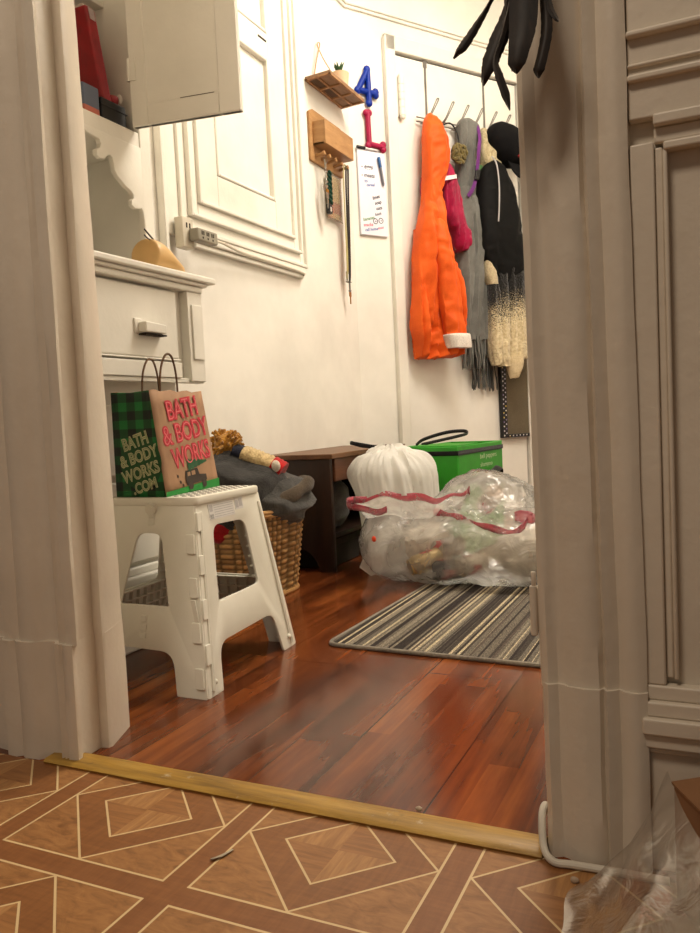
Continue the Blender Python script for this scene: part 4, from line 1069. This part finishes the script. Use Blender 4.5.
for q in range(90):
    v = Vector((rnd.gauss(0, 1), rnd.gauss(0, 1), rnd.gauss(0, 1))).normalized()
    c0 = Vector((-1.47, 2.17, .500)); w_ = v.orthogonal().normalized() * .012
    m.tube([c0 + v * .018, c0 + v * .040 + w_ * rnd.uniform(-1, 1), c0 + v * (.050 + rnd.uniform(0, .010)) + w_ * rnd.uniform(-1.2, 1.2)], [.007, .0065, .0045], 6)
m.ball((-1.47, 2.17, .500), .038)
part('pompom', m, MUST, t, smooth=80)
P = smooth_path([(-1.440, 2.175, .476), (-1.405, 2.185, .464), (-1.365, 2.195, .448), (-1.318, 2.21, .426), (-1.285, 2.22, .405)], 8)
def knit(i0, i1, ra, rb, mtl, name, bump_=.0015):
    pts = P[i0:i1 + 1]; m = MB()
    m.tube(pts, [(ra + bump_ * math.sin(i * 2.6), rb) for i in range(len(pts))], 20)
    part(name, m, mtl, t, smooth=80)
knit(0, 7, .027, .040, fabric('navy knit', (40, 42, 58), (24, 26, 38), .95, 200, .8), 'navy_band')
knit(7, 25, .029, .046, fabric('cream cable knit', (214, 190, 142), (160, 134, 90), .95, 130, 1.0, .3, 50), 'cream_band', .003)
knit(24, 32, .031, .048, fabric('red knit', (190, 30, 30), (140, 18, 20), .95, 200, .8), 'red_edge')
part('white_patch', blob((-1.286, 2.175, .425), [((-1.286, 2.175, .425), (.016, .012, .020))], 14, 10), fabric('white knit', (226, 216, 200), sc=200), t, smooth=80)
o = part('red_cloth', blob((-1.45, 2.065, .25), [((-1.45, 2.065, .255), (.062, .035, .060))], 40, 26, heap_disp(5, .008, 16)), fabric('red cotton', (168, 18, 28), (120, 10, 18), .8, 300), smooth=80)
tag(o, 'red cloth spilling over the basket side, seen through the stool window', 'cloth'); recenter(o)

# ------------------------------------------------------------------ wooden bench
BW = wood('dark bench wood', (50, 28, 14), (27, 14, 7), .45, (8, 8, 1), 4)  # end boards and shelf, far darker brown than the apron
BT = wood('bench top with glare', (116, 80, 50), (82, 52, 30), .42, (8, 1, 8), 4)  # lighter brown carries the glare on the seat in its colour
t = thing('wooden_bench', 'dark wooden bench with arched end boards against the white wall', 'bench', (-1.43, 2.95, 0))
part('seat', MB().box(-1.578, -1.272, 2.555, 3.30, .421, .440), BT, t, bevel=.003)
for yy in (2.575, 3.26):
    leg = rpoly([(-1.575, 0), (-1.515, 0), (-1.49, .06), (-1.43, .095), (-1.37, .06), (-1.345, 0), (-1.290, 0), (-1.290, .421), (-1.575, .421)], [.002, .01, .04, .06, .04, .01, .002, 0, 0])
    part('end_board', plate(leg, t=.022, bevel=.002).mp(lambda p: Vector((p.x, yy + p.z, p.y))), BW, t)
part('apron', MB().box(-1.300, -1.284, 2.60, 3.25, .335, .421), wood('brown apron', (112, 70, 46), (80, 46, 28), .45, (8, 1, 8), 4), t, bevel=.003)
part('lower_shelf', MB().box(-1.56, -1.31, 2.586, 3.25, .118, .135), BW, t, bevel=.002)
DG = fabric('dim grey felt', (112, 108, 104), (84, 80, 78), .95, 200)
t = thing('storage_bundle', 'dim grey cloth bundle on the shadowed lower shelf of the bench', 'bundle', (-1.42, 2.78, .136))
part('body', blob((-1.42, 2.78, .22), [((-1.42, 2.78, .215), (.085, .10, .08)), ((-1.42, 2.79, .275), (.07, .08, .050))], 50, 34, heap_disp(2, .008, 12), 40, .137), DG, t, smooth=80)
m = MB()
for q in (2.745, 2.815): m.ball((-1.357, q, .283), (.006, .012, .008), 10, 6)
part('dark_eyelet', m, CREVICE_SHADE, t)
t = thing('shoe_box', 'dark cardboard shoe box on the floor under the bench shelf', 'box', (-1.43, 2.80, 0))
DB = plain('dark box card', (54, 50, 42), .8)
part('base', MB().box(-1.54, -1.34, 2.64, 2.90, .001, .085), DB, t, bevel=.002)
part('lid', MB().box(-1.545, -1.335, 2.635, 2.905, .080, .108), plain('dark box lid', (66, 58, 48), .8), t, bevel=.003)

# ------------------------------------------------------------------ green insulated tote
GRN = plain('green tote fabric', (44, 150, 30), .5, var=.08, bump=.1)
BLKF = fabric('black webbing', (24, 22, 22), (14, 13, 14), .7, 200)
t = thing('insulated_tote', 'green insulated grocery tote with black trim standing by the white door', 'tote bag', (-1.0, 3.1, 0))
frame((-.947, 2.925, 0), math.radians(-6))
m = MB()
def shell(m, x0, x1, y0, y1, z0, z1, tk):
    m.box(x0, x1, y0, y0 + tk, z0, z1).box(x0, x1, y1 - tk, y1, z0, z1).box(x0, x0 + tk, y0 + tk, y1 - tk, z0, z1).box(x1 - tk, x1, y0 + tk, y1 - tk, z0, z1).box(x0, x1, y0, y1, z0, z0 + tk)
shell(m, -.20, .045, -.02, .47, .002, .438, .008)
part('body', m, GRN, t, bevel=.003)
m = MB(); shell(m, -.203, .048, -.023, .473, .403, .421, .006)
part('black_trim', m, BLKF, t, bevel=.001)
part('lining', MB().box(-.19, .036, -.01, .41, .40, .402), plain('dark lining', (26, 40, 24), .8), t, smooth=0)
part('lid_flap', MB().hexa([(-.195, -.015, .439), (.04, -.015, .439), (.04, .20, .440), (-.195, .20, .440)], [(-.195, -.015, .442), (.04, -.015, .442), (.04, .20, .4425), (-.195, .20, .4425)]), GRN, t)
def tside(p): return Vector((.0462, p.x, p.y))
WP = plain('pale print', (206, 226, 186), .6, bump=0)
part('printed_words', fit(text('bell peppers', .04), .185, .026, .300, .382).mp(tside), WP, t, smooth=0, fixn=False)
part('printed_words', fit(text('shampoo', .04), .135, .024, .275, .348).mp(tside), WP, t, smooth=0, fixn=False)
part('handle', MB().tube(smooth_path([(-.16, -.03, .40), (-.22, -.10, .44), (-.31, -.13, .455), (-.345, -.15, .468), (-.325, -.18, .468), (-.22, -.15, .446), (-.14, -.06, .425), (-.10, -.028, .36)], 6), [(.0075, .0025)] * 43, 10), BLKF, t)
part('handle', MB().tube(smooth_path([(-.17, .06, .445), (-.12, .03, .468), (-.02, .02, .492), (.05, .03, .496), (.055, .06, .486), (0, .09, .474), (-.10, .10, .456), (-.17, .11, .444)], 6), [(.007, .0025)] * 43, 10), BLKF, t)
part('side_handle', MB().tube(smooth_path([(.050, .20, .255), (.070, .20, .30), (.080, .28, .32), (.078, .34, .33), (.068, .36, .29), (.050, .36, .22)], 6), [(.016, .004)] * 31, 10), BLKF, t)
rframe()

# ------------------------------------------------------------------ rug
m = Mat('striped loop rug', (110, 104, 96), .95, spec=.1)
x, y, z = m.xyz()
w1 = (x / .0068).floor(); r1 = m.white(m.vec(w1, 2.0)); w2 = (x / .021).floor(); r2 = m.white(m.vec(w2, 7.0))
f = r1 * .75 + r2 * .25
col = m.ramp(f, [(0, (66, 60, 57)), (.24, (130, 122, 110)), (.36, (84, 77, 71)), (.48, (160, 150, 132)), (.58, (130, 121, 108)), (.68, (222, 206, 172)), (.75, (106, 95, 87)), (.85, (172, 161, 142))], True)
sp = m.noise(330, 2)
m.set('Base Color', m.mix((sp - .42)._m('MULTIPLY', 4.5).min(.68).max(0.0), col, (38, 34, 32)))
m.bump(sp + (x / .0105).fract()._m('PINGPONG', .5) * .5, .8, .004)
rug = thing('door_mat', 'grey black and cream striped rug lying before the entrance door', 'rug', (-.55, 2.25, 0))
part('pile', MB().prism(rpoly([(-.893, 1.722), (-.02, 1.692), (.0, 2.77), (-.86, 2.79)], .03), .0005, .0085), m.m, rug, smooth=0)
rp = rpoly([(-.896, 1.719), (-.017, 1.689), (.003, 2.773), (-.863, 2.793)], .033)
part('binding', MB().tube([(a, b, .0055) for a, b in rp + [rp[0], rp[1]]], .0055, 8), fabric('grey binding', (150, 142, 128), (112, 104, 94), .9, 200), rug)

# ------------------------------------------------------------------ plastic bags
def plastic(name, c, opac, rough=.22, cre=18, trans=.5, fine=26, bs=.35, gloss=1.0):
    m = bpy.data.materials.new(name); m.use_nodes = True; nt = m.node_tree; nt.nodes.clear()
    N = nt.nodes.new; L = nt.links.new
    out = N('ShaderNodeOutputMaterial'); tc = N('ShaderNodeTexCoord')
    no = N('ShaderNodeTexNoise'); no.inputs['Scale'].default_value = cre; no.inputs['Detail'].default_value = 4; no.inputs['Distortion'].default_value = 1.2; L(tc.outputs['Object'], no.inputs['Vector'])
    mr = N('ShaderNodeMapRange'); L(no.outputs['Fac'], mr.inputs[0]); mr.inputs[1].default_value = .3; mr.inputs[2].default_value = .7; mr.inputs[3].default_value = opac[0]; mr.inputs[4].default_value = opac[1]
    bp = N('ShaderNodeBump'); bp.inputs['Strength'].default_value = bs; bp.inputs['Distance'].default_value = .03; n2 = N('ShaderNodeTexNoise'); n2.inputs['Scale'].default_value = fine; n2.inputs['Detail'].default_value = 2; n2.inputs['Distortion'].default_value = 2.5; L(tc.outputs['Object'], n2.inputs['Vector'])
    ab = N('ShaderNodeMath'); ab.operation = 'SUBTRACT'; L(n2.outputs['Fac'], ab.inputs[0]); ab.inputs[1].default_value = .5
    ac = N('ShaderNodeMath'); ac.operation = 'ABSOLUTE'; L(ab.outputs[0], ac.inputs[0]); L(ac.outputs[0], bp.inputs['Height'])
    df = N('ShaderNodeBsdfDiffuse'); df.inputs[0].default_value = lin(c); L(bp.outputs[0], df.inputs['Normal'])
    tl = N('ShaderNodeBsdfTranslucent'); tl.inputs[0].default_value = lin(c); L(bp.outputs[0], tl.inputs['Normal'])
    ms = N('ShaderNodeMixShader'); ms.inputs[0].default_value = trans; L(df.outputs[0], ms.inputs[1]); L(tl.outputs[0], ms.inputs[2])
    tp = N('ShaderNodeBsdfTransparent'); tp.inputs[0].default_value = (1, 1, 1, 1)
    m1 = N('ShaderNodeMixShader'); L(mr.outputs[0], m1.inputs[0]); L(tp.outputs[0], m1.inputs[1]); L(ms.outputs[0], m1.inputs[2])
    gl = N('ShaderNodeBsdfGlossy'); gl.inputs['Roughness'].default_value = rough; L(bp.outputs[0], gl.inputs['Normal'])
    fr = N('ShaderNodeFresnel'); fr.inputs[0].default_value = 1.45; L(bp.outputs[0], fr.inputs['Normal'])
    m2 = N('ShaderNodeMixShader'); gm = N('ShaderNodeMath'); gm.operation = 'MULTIPLY'; gm.inputs[1].default_value = gloss; L(fr.outputs[0], gm.inputs[0]); L(gm.outputs[0], m2.inputs[0]); L(m1.outputs[0], m2.inputs[1]); L(gl.outputs[0], m2.inputs[2]); L(m2.outputs[0], out.inputs[0])
    return m
PWHITE = plastic('white bin bag', (250, 248, 242), (.86, .96), .38, 9, .45, 30, .08, .6)
PCLEAR = plastic('clear milky bag', (250, 246, 238), (.14, .54), .16, 7, .45, 13, .40, 1.3)
PCLING = plastic('clear wrapping film', (190, 172, 150), (.10, .24), .22, 7, .5, 14, .08, .5)
PRED = plastic('red drawstring plastic', (224, 78, 100), (.38, .66), .35, 14, .5)
part_ = bpy.data.objects
o = [q for q in bpy.data.objects if q.name.startswith('sleeve') and q.parent and q.parent.name.startswith('card_sleeve')][0]
o.data.materials.append(PCLING)

t = thing('white_bin_bag', 'full white plastic bin bag with gathered top leaning against the bench', 'bin bag', (-1.08, 2.74, 0))
WR = interp_rows([(.002, .07), (.004, .12), (.03, .138), (.12, .142), (.22, .142), (.31, .144), (.36, .145), (.392, .134), (.418, .112), (.436, .074), (.446, .036), (.448, .006)], 7)
rr = []; NW = 150
for (zz_, r_) in WR:
    ring = []
    for q in range(NW):
        a = 2 * PI * q / NW; ca, sa = math.cos(a), math.sin(a)
        up = max(0, min(1, (zz_ - .12) / .28))
        pl = .020 * (2 * abs(nz((ca * 2.1, sa * 2.1, zz_ * 1.8), 1, 3)) - .4) * (.7 + up) + .012 * (2 * abs(nz((ca * 7 + zz_ * 3, sa * 7, zz_ * 2.2), 1, 8)) - .4) * (.35 + up) + .004 * nz((ca * 16, sa * 16, zz_ * 9), 1, 5)
        corner = .026 * math.exp(-((a - PI * 1.05) / .45) ** 2) * math.exp(-((zz_ - .36) / .07) ** 2)
        k_ = min(1, r_ / .06); R_ = r_ + (pl + corner) * k_
        lean = -.055 * (zz_ / .45)
        ring.append((-1.045 + lean + R_ * ca * 1.04, 2.675 + .02 * zz_ / .45 + R_ * sa * .92, max(.003, zz_ + (.014 * nz((ca * 4, sa * 4, 0), 1, 2) + .012 * nz((ca * 9, sa * 9, r_ * 20), 1, 4)) * up)))
    rr.append(ring)
part('body', MB().loft(rr), PWHITE, t, smooth=80)
m = MB(); rr = []
for i in range(7):
    r_ = .018 + .012 * i; z = .462 - .0030 * i * i * .4
    rr.append([(-1.10 + (r_ + .008 * math.sin(5 * a * PI / 30 + i)) * math.cos(a * PI / 30) * 1.1, 2.69 + (r_ + .006 * math.sin(4 * a * PI / 30)) * math.sin(a * PI / 30), z - .004 + .007 * math.sin(7 * a * PI / 30 + .8 * i) + .004 * math.sin(12 * a * PI / 30)) for a in range(60)])
m.loft(rr, True, False, False)
part('gathered_top', m, PWHITE, t, smooth=80)
m = MB(); m.loft([[(-1.115, 2.50, .008), (-1.075, 2.53, .02)], [(-1.13, 2.44, .05), (-1.05, 2.47, .055)], [(-1.10, 2.45, .12), (-1.05, 2.50, .12)], [(-1.09, 2.55, .2), (-1.04, 2.56, .2)]], False)
part('loose_corner', m, PWHITE, t, smooth=80, fixn=False)

frame((0, -.035, 0))
t = thing('clear_recycling_bag', 'translucent plastic bag of empty cans with red drawstring on the rug', 'recycling bag', (-.78, 2.6, .009))
ELL = [((-.86, 2.56, .13), (.20, .17, .135)), ((-.62, 2.58, .125), (.215, .19, .135)), ((-.72, 2.66, .20), (.19, .15, .155)), ((-1.0, 2.53, .13), (.115, .13, .13))]
def cdisp(p, d):
    return .014 * ridge((p.x * .7 + p.z * .5, p.y, p.z), 9, 5) + .008 * ridge((p.x - p.z, p.y, p.z * .6), 20, 9) + .003 * ridge(p, 45, 2)
part('body', blob((-.78, 2.58, .15), ELL, 130, 80, cdisp, 40, .0095), PCLEAR, t, smooth=80)
def mouth(a, k=1.0, dz=0.0):
    return Vector((-.94 + .195 * k * math.cos(a) + .012 * math.sin(3 * a), 2.50 + .10 * k * math.sin(a) + .008 * math.cos(4 * a), .292 + .012 * math.cos(a + .6) + .010 * math.sin(3 * a + 1) + dz))
rr = []
for i in range(8):
    tt = i / 7; k = .62 + .38 * tt ** .7; dz = -.10 * (1 - tt)
    rr.append([tuple(mouth(2 * PI * j / 72, k + .03 * (1 - tt) * math.sin(11 * 2 * PI * j / 72), dz) + Vector((0, .03 * (1 - tt), .006 * math.sin(9 * 2 * PI * j / 72) * tt))) for j in range(72)])
part('open_mouth', MB().loft(rr, True, False, False), PCLEAR, t, smooth=80)
ring = [mouth(2 * PI * j / 72, 1.01, .006 * math.sin(9 * 2 * PI * j / 72)) for j in range(73)]
m = MB().ribbon(ring, [.017 + .007 * math.sin(j * .35) for j in range(73)])
lp = smooth_path([mouth(PI * .9, 1.0), (-1.155, 2.47, .285), (-1.150, 2.45, .268), (-1.09, 2.43, .262), (-1.03, 2.42, .250), (-.99, 2.41, .262)], 8)
m.ribbon(lp, [.022] * len(lp))
part('red_drawstring', m, PRED, t, smooth=80, solid=.0015, fixn=False)
# second run of the drawstring sunk in the bag skin
def skin(x, y, z):
    c = Vector((-.78, 2.58, .15)); d = (Vector((x, y, z)) - c).normalized(); best = 0
    for (e, r) in ELL:
        o_ = c - Vector(e); A = sum((d[q] / r[q]) ** 2 for q in range(3)); B = 2 * sum(o_[q] * d[q] / r[q] ** 2 for q in range(3)); D = sum((o_[q] / r[q]) ** 2 for q in range(3)) - 1
        q_ = B * B - 4 * A * D
        if q_ > 0: best = max(best, (-B + math.sqrt(q_)) / (2 * A))
    p = c + d * (best + .016); return p + d * (cdisp(p, d) - .004)
P = [skin(*q) for q in smooth_path([(-.86, 2.42, .275), (-.80, 2.42, .262), (-.74, 2.42, .245), (-.68, 2.42, .215), (-.62, 2.42, .19), (-.57, 2.43, .20), (-.53, 2.45, .235)], 8)]
m = MB().ribbon(P, [.018 + .007 * math.sin(j * .5) for j in range(len(P))])
P = [skin(*q) for q in smooth_path([(-.54, 2.42, .25), (-.51, 2.44, .235), (-.48, 2.46, .24)], 6)]
m.ribbon(P, [.03 + .02 * math.sin(j * .4) for j in range(len(P))])
part('red_drawstring', m, PRED, t, smooth=80, solid=.0015, fixn=False)
part('orange_sticker', MB().ball(tuple(skin(-1.01, 2.40, .165)), (.008, .004, .010), 10, 6), plain('orange sticker', (244, 80, 40), .5), t)

def can(label, loc, ax, roll, c, group=None):
    t = thing('drink_can', label, 'can', loc, group='empty cans in the clear bag')
    a = Vector(ax).normalized(); M_ = Matrix.Translation(loc) @ a.to_track_quat('Z', 'Y').to_matrix().to_4x4() @ Matrix.Rotation(roll, 4, 'Z')
    m = MB().lathe([(.001, -.058), (.020, -.058), (.024, -.061), (.027, -.056), (.0325, -.048), (.0325, .042), (.026, .055), (.0275, .060), (.0245, .060), (.023, .055), (.001, .055)], 28).mp(lambda p: M_ @ p)
    part('can_body', m, c[0], t)
    m = MB()
    for k in range(2):
        rows = []
        for i in range(9):
            an = k * 2.6 + i * .17; zz = -.03 + .012 * math.sin(i * .8)
            rows.append([(.0329 * math.cos(an), .0329 * math.sin(an), zz), (.0329 * math.cos(an), .0329 * math.sin(an), zz + .035)])
        m.loft(rows, False)
    part('red_print', m.mp(lambda p: M_ @ p), c[1], t, fixn=False)
    m = MB().tube([(.0085 * math.cos(q * PI / 5), .006 + .0085 * math.sin(q * PI / 5), .0562) for q in range(11)], .0018, 5)
    part('pull_tab', m.mp(lambda p: M_ @ p), STEEL, t)
GOLD = plain('pale gold can', (222, 196, 142), .3, .55, bump=0); SILV = plain('silver can', (196, 190, 182), .28, .85, bump=0); PRINT = plain('can red print', (204, 34, 44), .4, bump=0)
DARKC = plain('dark can', (70, 68, 74), .35, .5, bump=0)
can('pale gold can with red print, end facing out, at the front of the clear bag', (-.875, 2.45, .085), (-.75, -.62, -.25), 1.2, (GOLD, PRINT))
can('silver can with red print lying behind the gold can in the clear bag', (-.815, 2.49, .125), (.8, -.5, .2), 2.2, (SILV, PRINT))
can('dark grey can lying on the rug side of the clear bag', (-.79, 2.45, .062), (.9, .3, .1), .4, (DARKC, PRINT))
can('cream can with red print deep at the right of the clear bag', (-.73, 2.47, .075), (.4, .9, 0), .4, (plain('cream can', (230, 216, 196), .35, .2, bump=0), PRINT))
can('pale can with red print near the top of the clear bag', (-.70, 2.62, .27), (.5, -.6, .5), .9, (plain('pale can', (226, 206, 190), .35, .2, bump=0), PRINT))
PAPR = plain('crumpled paper', (222, 212, 196), .8, var=.15)
for lab, c, r_ in (('crumpled white paper in the middle of the clear bag', (-.90, 2.56, .12), .07), ('crumpled cream wrapper at the right end of the clear bag', (-.56, 2.57, .11), .09)):
    o = part('crumpled_paper', blob(c, [(c, (r_, r_ * .9, r_ * .8))], 40, 26, lambda p, d: .016 * ridge(p, 16, 2) + .008 * ridge(p, 34, 5)), PAPR, smooth=20); tag(o, lab, 'paper', 'crumpled papers in the clear bag'); recenter(o)

rframe()
# ------------------------------------------------------------------ feathers hung from the right casing
t = thing('feather_ornament', 'bunch of long black feathers hanging down over the right door casing', 'feathers', (-.19, .935, .90))
m = Mat('black brown feather', (34, 25, 20), .55, spec=.3)
x, y, z = m.xyz(); n = m.noise(1, 3, m.vec(x * 140, y * 140, z * 40)); m.set('Base Color', m.ramp(n, [(.3, (20, 15, 12)), (.7, (46, 34, 26))])); m.set('Sheen Weight', .3); FEA = m.m
def feather(pts, wd, y, ragged=.15, sd=0):
    P = smooth_path([(a, y + .004 * math.sin(i), b) for i, (a, b) in enumerate(pts)], 8); n_ = len(P)
    R = []
    for i in range(n_):
        s = i / (n_ - 1); q = wd[min(int(s * (len(wd) - 1)), len(wd) - 2)]; q2 = wd[min(int(s * (len(wd) - 1)) + 1, len(wd) - 1)]
        fr_ = s * (len(wd) - 1) - min(int(s * (len(wd) - 1)), len(wd) - 2); w_ = q * (1 - fr_) + q2 * fr_
        R.append((w_ * (1 + ragged * nz((i * .7, sd, 0), 1)), .0012))
    m = MB()
    # flat in the plane of the wall: widths across, thin in depth
    rings = []
    for i, p in enumerate(P):
        tdir = (P[min(i + 1, n_ - 1)] - P[max(i - 1, 0)]).normalized(); side = Vector((0, 1, 0)).cross(tdir).normalized(); nrm = Vector((0, 1, 0))
        w_, th = R[i]
        rings.append([p - side * w_ + nrm * .0015, p - side * w_ * .4 - nrm * th, p - nrm * (th + .0012), p + side * w_ * .4 - nrm * th, p + side * w_ + nrm * .0015, p + nrm * .0012])
    m.loft(rings)
    o = part('feather', m, FEA, t, smooth=60)
    return o
top_ = (-.190, 1.16)
feather([top_, (-.208, 1.06), (-.225, 1.030), (-.240, 1.008), (-.255, .988), (-.262, .982), (-.268, .977)], [.0015, .002, .0025, .005, .0062, .004, .0004], .905, .2, 1)
feather([top_, (-.195, 1.06), (-.205, 1.02), (-.216, .992), (-.226, .968), (-.232, .953), (-.236, .942)], [.002, .004, .008, .011, .010, .006, .0004], .912, .12, 2)
feather([top_, (-.196, 1.05), (-.209, .995), (-.219, .965), (-.215, .945), (-.208, .922), (-.2045, .905)], [.001, .002, .003, .003, .0045, .0048, .0004], .902, .2, 3)
feather([(-.185, 1.16), (-.184, 1.08), (-.184, 1.03), (-.186, .99), (-.190, .965), (-.193, .950), (-.194, .940)], [.004, .010, .0165, .0155, .012, .010, .0004], .895, .06, 4)
feather([(-.180, 1.16), (-.168, 1.06), (-.164, 1.015), (-.163, .985), (-.168, .958), (-.172, .944), (-.173, .936)], [.002, .004, .006, .0065, .0062, .0065, .0004], .91, .1, 5)
feather([(-.176, 1.16), (-.168, 1.06), (-.162, 1.025), (-.158, 1.008), (-.152, .995), (-.149, .990)], [.002, .003, .004, .0035, .0025, .0004], .91, .2, 6)
feather([(-.188, 1.16), (-.196, 1.07), (-.200, 1.03), (-.203, .99), (-.204, .965), (-.2035, .952)], [.001, .002, .003, .003, .0015, .0004], .918, .5, 7)
feather([(-.188, 1.16), (-.200, 1.07), (-.206, 1.02), (-.208, 1.0), (-.210, .99)], [.001, .003, .005, .004, .0004], .908, .4, 8)
part('cord', MB().tube([(-.186, .91, 1.14), (-.184, .965, 1.30)], .003, 6).tube([(-.184, .975, 1.30), (-.184, .955, 1.302)], .004, 8), BLACKP, t)

# ------------------------------------------------------------------ cable round the right jamb
o = part('white_cable', MB().tube(smooth_path([(-.216, 1.10, .006), (-.216, 1.05, .016), (-.2145, 1.012, .046), (-.2145, .990, .040), (-.208, .965, .014), (-.194, .952, .0055), (-.170, .953, .0055), (-.130, .955, .0055), (-.06, .957, .0055)], 8), .0048, 10), plain('white cable', (214, 206, 190), .4, var=.05))
tag(o, 'white cable bent around the foot of the right door casing', 'cable'); recenter(o)

# ------------------------------------------------------------------ cardboard box in plastic wrapping by the right wall
CARD = plain('brown cardboard', (150, 108, 74), .8, var=.1, sc=12, bump=.1)
frame((-.052, .925, 0), math.radians(-62))
t = thing('cardboard_box', 'brown cardboard box wrapped in clear plastic in the bottom right corner', 'box', (.15, .1, 0))
m = MB().box(0, .34, .0, .26, .001, .140)
part('carton', m, CARD, t, bevel=.003)
part('lid_flap', MB().hexa([(.0, -.002, .140), (.34, -.002, .140), (.34, .26, .141), (.0, .26, .141)], [(.0, -.002, .143), (.34, -.002, .143), (.34, .26, .17), (.0, .26, .165)]), CARD, t)
rframe()
m = MB(); rows = []
rnd = random.Random(3)
apex = [Vector((-.058, .935, .150)), Vector((-.036, .83, .155)), Vector((.0, .72, .157)), Vector((.04, .62, .157))]
foot = [Vector((-.112, .962, .004)), Vector((-.165, .90, .004)), Vector((-.160, .82, .004)), Vector((-.17, .72, .004)), Vector((-.14, .62, .004))]
A_ = smooth_path(apex, 16); B_ = smooth_path(foot, 12)
for i in range(25):
    s = i / 24; row = []
    for j in range(49):
        a = A_[j]; b = B_[j]; p = a.lerp(b, s)
        p.z = a.z * (1 - s) ** 1.25 + b.z * s
        w_ = math.sin(PI * min(1, s * 1.1)) if s < .9 else .2
        p += Vector((-.008, -.004, .004)) * ridge((p.x, p.y, p.z * .5), 12, 3) * w_ + Vector((-.0025, 0, .002)) * ridge((p.x, p.y * .6, p.z), 26, 7) * w_
        p.z = max(p.z, .003); row.append(tuple(p))
    rows.append(row)
m.loft(rows, False)
o = part('plastic_wrap', m, PCLING, t, smooth=70, fixn=False)

# ------------------------------------------------------------------ litter
for lab, p, r_ in (('small pale pebble of litter on the golden threshold strip', (-.396, 1.018, .006), .0042), ('small pale crumb of litter on the vinyl floor by the plastic wrap', (-.164, .925, .0035), .0042)):
    o = part('litter_crumb', blob(p, [(p, (r_ * 1.3, r_, r_ * .9))], 16, 10, lambda q, d: .001 * nz(q, 200)), plain('pale crumb', (186, 164, 140), .8)); tag(o, lab, 'litter', 'litter on the floor'); recenter(o)
o = part('paper_scrap', MB().loft([[(-.612, .812, .0012), (-.606, .808, .004)], [(-.604, .824, .0015), (-.598, .820, .003)], [(-.598, .842, .001), (-.594, .840, .002)]], False), plain('paper scrap', (190, 176, 152), .8), solid=.0006)
tag(o, 'tiny torn paper scrap lying on the patterned vinyl floor', 'litter', 'litter on the floor'); recenter(o)

# ------------------------------------------------------------------ light, world, camera
def area(name, loc, target, size, power, col, shape='DISK'):
    l = bpy.data.lights.new(name, 'AREA'); l.shape = shape; l.size = size; l.energy = power; l.color = col
    o = bpy.data.objects.new(name, l); C.objects.link(o); o.location = loc
    o.rotation_euler = (Vector(target) - Vector(loc)).to_track_quat('-Z', 'Y').to_euler(); return o
WARM = (1.0, .91, .785)
l = bpy.data.lights.new('hall_lamp', 'POINT'); l.energy = 37; l.color = WARM; l.shadow_soft_size = .16
lo = bpy.data.objects.new('hall_lamp', l); C.objects.link(lo); lo.location = (.16, 3.05, 2.70)
area('hall_fill', (-.45, 2.75, 2.97), (-.8, 2.4, 0), .9, 62, WARM)  # added soft fill without a fixture, evens out the hall walls
area('kitchen_lamp', (-.6, -.5, 2.93), (-.5, .6, .7), .7, 36, (1.0, .85, .68))
wd = bpy.data.worlds.new('dim room'); scene.world = wd; wd.use_nodes = True
wd.node_tree.nodes['Background'].inputs[0].default_value = (1.0, .87, .72, 1); wd.node_tree.nodes['Background'].inputs[1].default_value = .105

cam = bpy.data.cameras.new('camera'); co = bpy.data.objects.new('camera', cam); C.objects.link(co); scene.camera = co
yaw, pitch, roll = (math.radians(a) for a in (25.1878, -3.58363, -2.785935))
f = Vector((-math.sin(yaw) * math.cos(pitch), math.cos(yaw) * math.cos(pitch), math.sin(pitch)))
r = Vector((math.cos(yaw), math.sin(yaw), 0)); u = r.cross(f)
r2 = math.cos(roll) * r + math.sin(roll) * u; u2 = -math.sin(roll) * r + math.cos(roll) * u
Mx = Matrix((r2, u2, -f)).transposed().to_4x4(); Mx.translation = Vector((0, 0, .57)); co.matrix_world = Mx
cam.sensor_fit = 'VERTICAL'; cam.sensor_height = 24; cam.lens = 783.73 / 933 * 24; cam.clip_start = .02
scene.view_settings.view_transform = 'Standard'; scene.view_settings.look = 'None'; scene.view_settings.exposure = 0.0
scene.cycles.max_bounces = 10; scene.cycles.transparent_max_bounces = 16; scene.cycles.use_denoising = True
